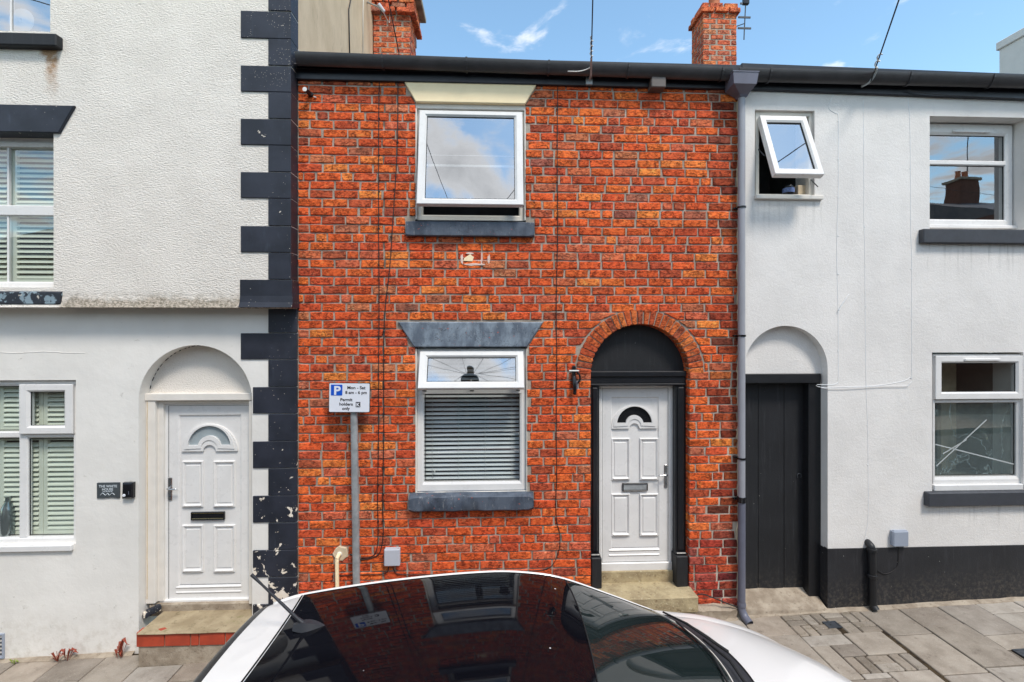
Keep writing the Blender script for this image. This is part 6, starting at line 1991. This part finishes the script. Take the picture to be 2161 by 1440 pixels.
grid('glass_roof', 'black_roof_glass', -1.209, .466, -.925, .925, 48, 32, top_pt, -.0005)
grid('windscreen', 'windscreen_glass', .474, 1.06, -.925, .925, 24, 32, top_pt, -.001)
grid('scuttle_panel', 'car_trim', 1.062, 1.19, -1, 1, 8, 28, top_pt, -.004)
grid('bonnet', 'white_car_paint', 1.19, 2.12, -.90, .90, 40, 28, top_pt, .004)
grid('wing_top', 'white_car_paint', 1.19, 2.12, -1, -.905, 40, 4, top_pt)
grid('wing_top', 'white_car_paint', 1.19, 2.12, .905, 1, 40, 4, top_pt)
grid('front_bumper', 'white_car_paint', 2.122, XB, -1, 1, 10, 24, top_pt)
def seam(x, va, vb, r=.003, mat='rubber', lift=.0012, n=30):
    s = cat_st(t_of(x))
    build(MB().tube([top_pt(s, va + (vb - va) * k / n, lift) for k in range(n + 1)], r, 5), 'seal', mat, car, smooth=True)
seam(-1.212, -.97, .97); seam(.470, -.94, .94, .0035); seam(1.061, -.95, .95, .004, 'upvc_aged'); seam(-1.2135 + .012, -.93, .93, .002, 'upvc')
for sd in (1, -1):
    build(MB().tube([top_pt(cat_st(t_of(-1.2 + 2.25 * k / 50)), .928 * sd, .001) for k in range(51)], .0025, 5), 'seal', 'rubber', car, smooth=True)
    build(MB().tube([top_pt(cat_st(t_of(1.22 + .9 * k / 30)), .902 * sd, -.004) for k in range(31)], .0022, 5), 'bonnet_gap', 'rubber', car, smooth=True)
# nose and tail caps, floor
for (xx, nm) in ((XA, 'rear_bumper'), (XB, 'front_grille')):
    s = cat_st(t_of(xx))
    ringp = [low_pt(1)(s, v_ * .2, 0) for v_ in range(0, 11)] + [top_pt(s, 1 - v_ * .1) for v_ in range(0, 21)] + [low_pt(-1)(s, v_ * .2, 0) for v_ in range(10, -1, -1)]
    mb = MB().add(ringp, [tuple(range(len(ringp)))])
    build(mb, nm, 'white_car_paint' if xx < 0 else 'car_trim', car, recalc=False)
fm = MB().add([cw(-1.6, -.66, .25), cw(2.2, -.62, .25), cw(2.2, .62, .25), cw(-1.6, .66, .25)], [(0, 1, 2, 3)])
build(fm, 'floor_pan', 'rubber', car, recalc=False)
# wipers
s = cat_st(t_of(1.09))
def wp(x, v_, l): return top_pt(cat_st(t_of(x)), v_, l)
build(MB().tube([wp(1.15, -.42, .03), wp(1.10, .05, .035), wp(1.055, .30, .03)], [.010, .008, .006], 6), 'wiper_arm', 'rubber', car, smooth=True)
build(MB().tube([wp(1.035, -.30, .016), wp(1.035, .1, .018), wp(1.04, .62, .016)], .006, 6), 'wiper_blade', 'rubber', car, smooth=True)
build(MB().tube([wp(1.15, .22, .03), wp(1.09, .60, .03), wp(1.05, .80, .025)], [.010, .008, .006], 6), 'wiper_arm', 'rubber', car, smooth=True)
# roof aerial
q = top_pt(cat_st(t_of(-1.04)), .12)
ab = MB()
for k in range(7):
    t = k / 6
    w_ = .036 * math.sin(math.pi * min(1, t * .85 + .15)) + .004
    ab.v += [q + Vector((-.085 + .17 * t, -w_, -.004)), q + Vector((-.085 + .17 * t, -w_ * .5, .034 * math.sin(math.pi * (1 - t) * .7 + .25))), q + Vector((-.085 + .17 * t, w_ * .5, .034 * math.sin(math.pi * (1 - t) * .7 + .25))), q + Vector((-.085 + .17 * t, w_, -.004))]
for k in range(6):
    for j in range(4):
        ab.f.append((k * 4 + j, k * 4 + (j + 1) % 4, k * 4 + 4 + (j + 1) % 4, k * 4 + 4 + j)); ab.m.append(0)
ab.f += [(0, 1, 2, 3), (24, 25, 26, 27)]; ab.m += [0, 0]
ae = build(ab, 'aerial_base', 'car_trim', car, smooth='auto')
build(MB().tube([q + Vector((-.03, 0, .02)), q + Vector((-.07, .0, .055)), q + Vector((-.25, 0, .235)), q + Vector((-.31, 0, .295))], [.014, .009, .006, .009], 10), 'aerial_rod', 'car_trim', ae, smooth='auto')
# wheels, lamps, handles, mirrors low on the doors
for (wx, sd) in ((-1.12, 1), (-1.12, -1), (1.42, 1), (1.42, -1)):
    c_ = cw(wx, sd * .70, .30)
    wh = part_empty('wheel', c_, car)
    build(MB().lathe([(.19, -.09), (.27, -.095), (.298, -.07), (.30, 0), (.298, .07), (.27, .095), (.19, .09)], c_, 'y', 32), 'tyre', 'rubber', wh, smooth='auto')
    build(MB().lathe([(.19, -.07), (.06, -.05), (.06, .05), (.19, .07)], c_, 'y', 24), 'rim', 'galvanised', wh, smooth='auto')
    for k in range(5):
        a = 2 * math.pi * k / 5
        y_ = c_.y + sd * .075
        build(MB().tube([(c_.x + .03 * math.cos(a), y_, c_.z + .03 * math.sin(a)), (c_.x + .19 * math.cos(a), y_, c_.z + .19 * math.sin(a))], .022, 8), 'spoke', 'galvanised', wh)
    build(MB().tube([cw(wx + .345 * math.cos(a), sd * .802, .30 + .345 * math.sin(a)) for a in [k * math.pi / 16 for k in range(17)]], .018, 6), 'arch_trim', 'car_trim', car, smooth=True)
for sd in (1, -1):
    build(MB().lathe([(.0, .05), (.06, .045), (.10, .0), (.09, -.05)], cw(2.10, sd * .60, .66), 'x', 16), 'headlight', 'vase_glass', car, smooth='auto')
    build(MB().box(-1.64, -1.56, CYC + sd * .60 - .08, CYC + sd * .60 + .08, gz(-1.9) - .11 + .62, gz(-1.9) - .11 + .86, .02), 'tail_light', 'red_lens', car)
    p_ = cw(.25, sd * .808, .82)
    build(MB().box(p_.x - .08, p_.x + .08, p_.y - .014, p_.y + .014, p_.z - .014, p_.z + .014, .008), 'door_handle', 'white_car_paint', car)

# ------------------------------------------------------------------ across the street (mirrored in the panes)
random.seed(77)
def across(x0, x1, eave, ridge, mat, label, chim=None, yf=-8.9, wins=2):
    h_ = root('house_across_the_street', ((x0 + x1) / 2, yf, gz((x0 + x1) / 2)), label, 'house')
    yb = yf - 6.0
    build(MB().box(x0, x1 - .01, yb, yf, gz(x0) - .4, eave, .01), 'wall', mat, h_)
    mb = MB().add([(x0 - .02, yf + .2, eave - .02), (x1, yf + .2, eave - .02), (x1, (yf + yb) / 2, ridge), (x0 - .02, (yf + yb) / 2, ridge), (x1, yb - .2, eave - .02), (x0 - .02, yb - .2, eave - .02)],
                  [(0, 1, 2, 3), (3, 2, 4, 5), (0, 3, 5), (1, 4, 2)])
    build(mb, 'roof', 'slate', h_)
    g0 = gz((x0 + x1) / 2)
    w_ = (x1 - x0)
    zs_ = [g0 + .9, g0 + 3.2] + ([g0 + 5.4] if eave > 6.4 else [])
    for r_, zz_ in enumerate(zs_):
        for k in range(wins):
            cx = x0 + w_ * (.28 + .46 * k)
            if r_ == 0 and k == wins - 1:
                build(MB().box(cx - .45, cx + .45, yf - .02, yf + .03, g0, g0 + 2.05, .01), 'door', 'black_gloss', h_)
                continue
            wi = build(MB().frame(cx - .5, cx + .5, zz_, zz_ + 1.25, .07, -yf - .06, -yf + .02, .01).xform(Matrix.Rotation(math.pi, 4, 'Z') @ Matrix.Translation((-2 * cx, 0, 0)) if False else Matrix.Scale(-1, 4, (0, 1, 0))), 'window', 'upvc', h_)
            pn = MB().add([(cx - .45, yf + .012, zz_ + .05), (cx + .45, yf + .012, zz_ + .05), (cx + .45, yf + .012, zz_ + 1.2), (cx - .45, yf + .012, zz_ + 1.2)], [(0, 1, 2, 3)])
            build(pn, 'window_pane', 'windscreen_glass', h_, recalc=False)
            build(MB().box(cx - .58, cx + .58, yf - .02, yf + .07, zz_ - .1, zz_, .01), 'sill', 'dark_sill', h_)
    if chim:
        ym = (yf + yb) / 2
        st_ = build(MB().box(chim - .35, chim + .35, ym - .3, ym + .3, ridge - .5, ridge + .75, .01), 'chimney', 'opp_brick', h_)
        build(MB().box(chim - .42, chim + .42, ym - .37, ym + .37, ridge + .75, ridge + .85, .01), 'coping', 'old_concrete', st_)
        for k in (-.15, .15):
            build(MB().lathe([(.1, 0), (.09, .3), (.11, .33), (.08, .33)], (chim + k, ym, ridge + .84), 'z', 14), 'chimney_pot', 'terracotta', st_)
    return h_
across(-15, -9.6, 5.0, 6.4, 'opp_brick', 'brick terraced house across the street, furthest left', -12)
across(-9.6, -4.4, 4.8, 6.2, 'opp_render', 'cream rendered house across the street left of the telegraph pole', -9.3)
across(-4.4, .8, 4.7, 6.1, 'opp_brick', 'brick terraced house across the street behind the telegraph pole', .5)
across(.8, 6.0, 4.8, 6.2, 'opp_render', 'cream rendered house across the street right of the telegraph pole')
across(6.0, 11.4, 4.7, 6.0, 'opp_brick', 'brick terraced house across the street next to the tall one', 6.3)
h_ = across(15.6, 21.5, 6.6, 7.7, 'opp_brick', 'tall dark-roofed house across the street at the far right', 17.4, wins=2)
ta2 = root('tv_aerial', (17.4, -11.9, 8.5), 'television aerial on the chimney of the tall house across the street', 'aerial')
build(MB().tube([(17.65, -11.9, 8.2), (17.65, -11.9, 10.6)], .02, 8), 'mast', 'dark_metal', ta2)
build(MB().tube([(16.6, -11.9, 10.4), (18.6, -11.9, 10.6)], .015, 6), 'boom', 'dark_metal', ta2)
for k in range(8):
    xx = 16.7 + k * .24
    build(MB().tube([(xx, -12.2, 10.41 + k * .024), (xx, -11.6, 10.41 + k * .024)], .01, 5), 'element', 'dark_metal', ta2)
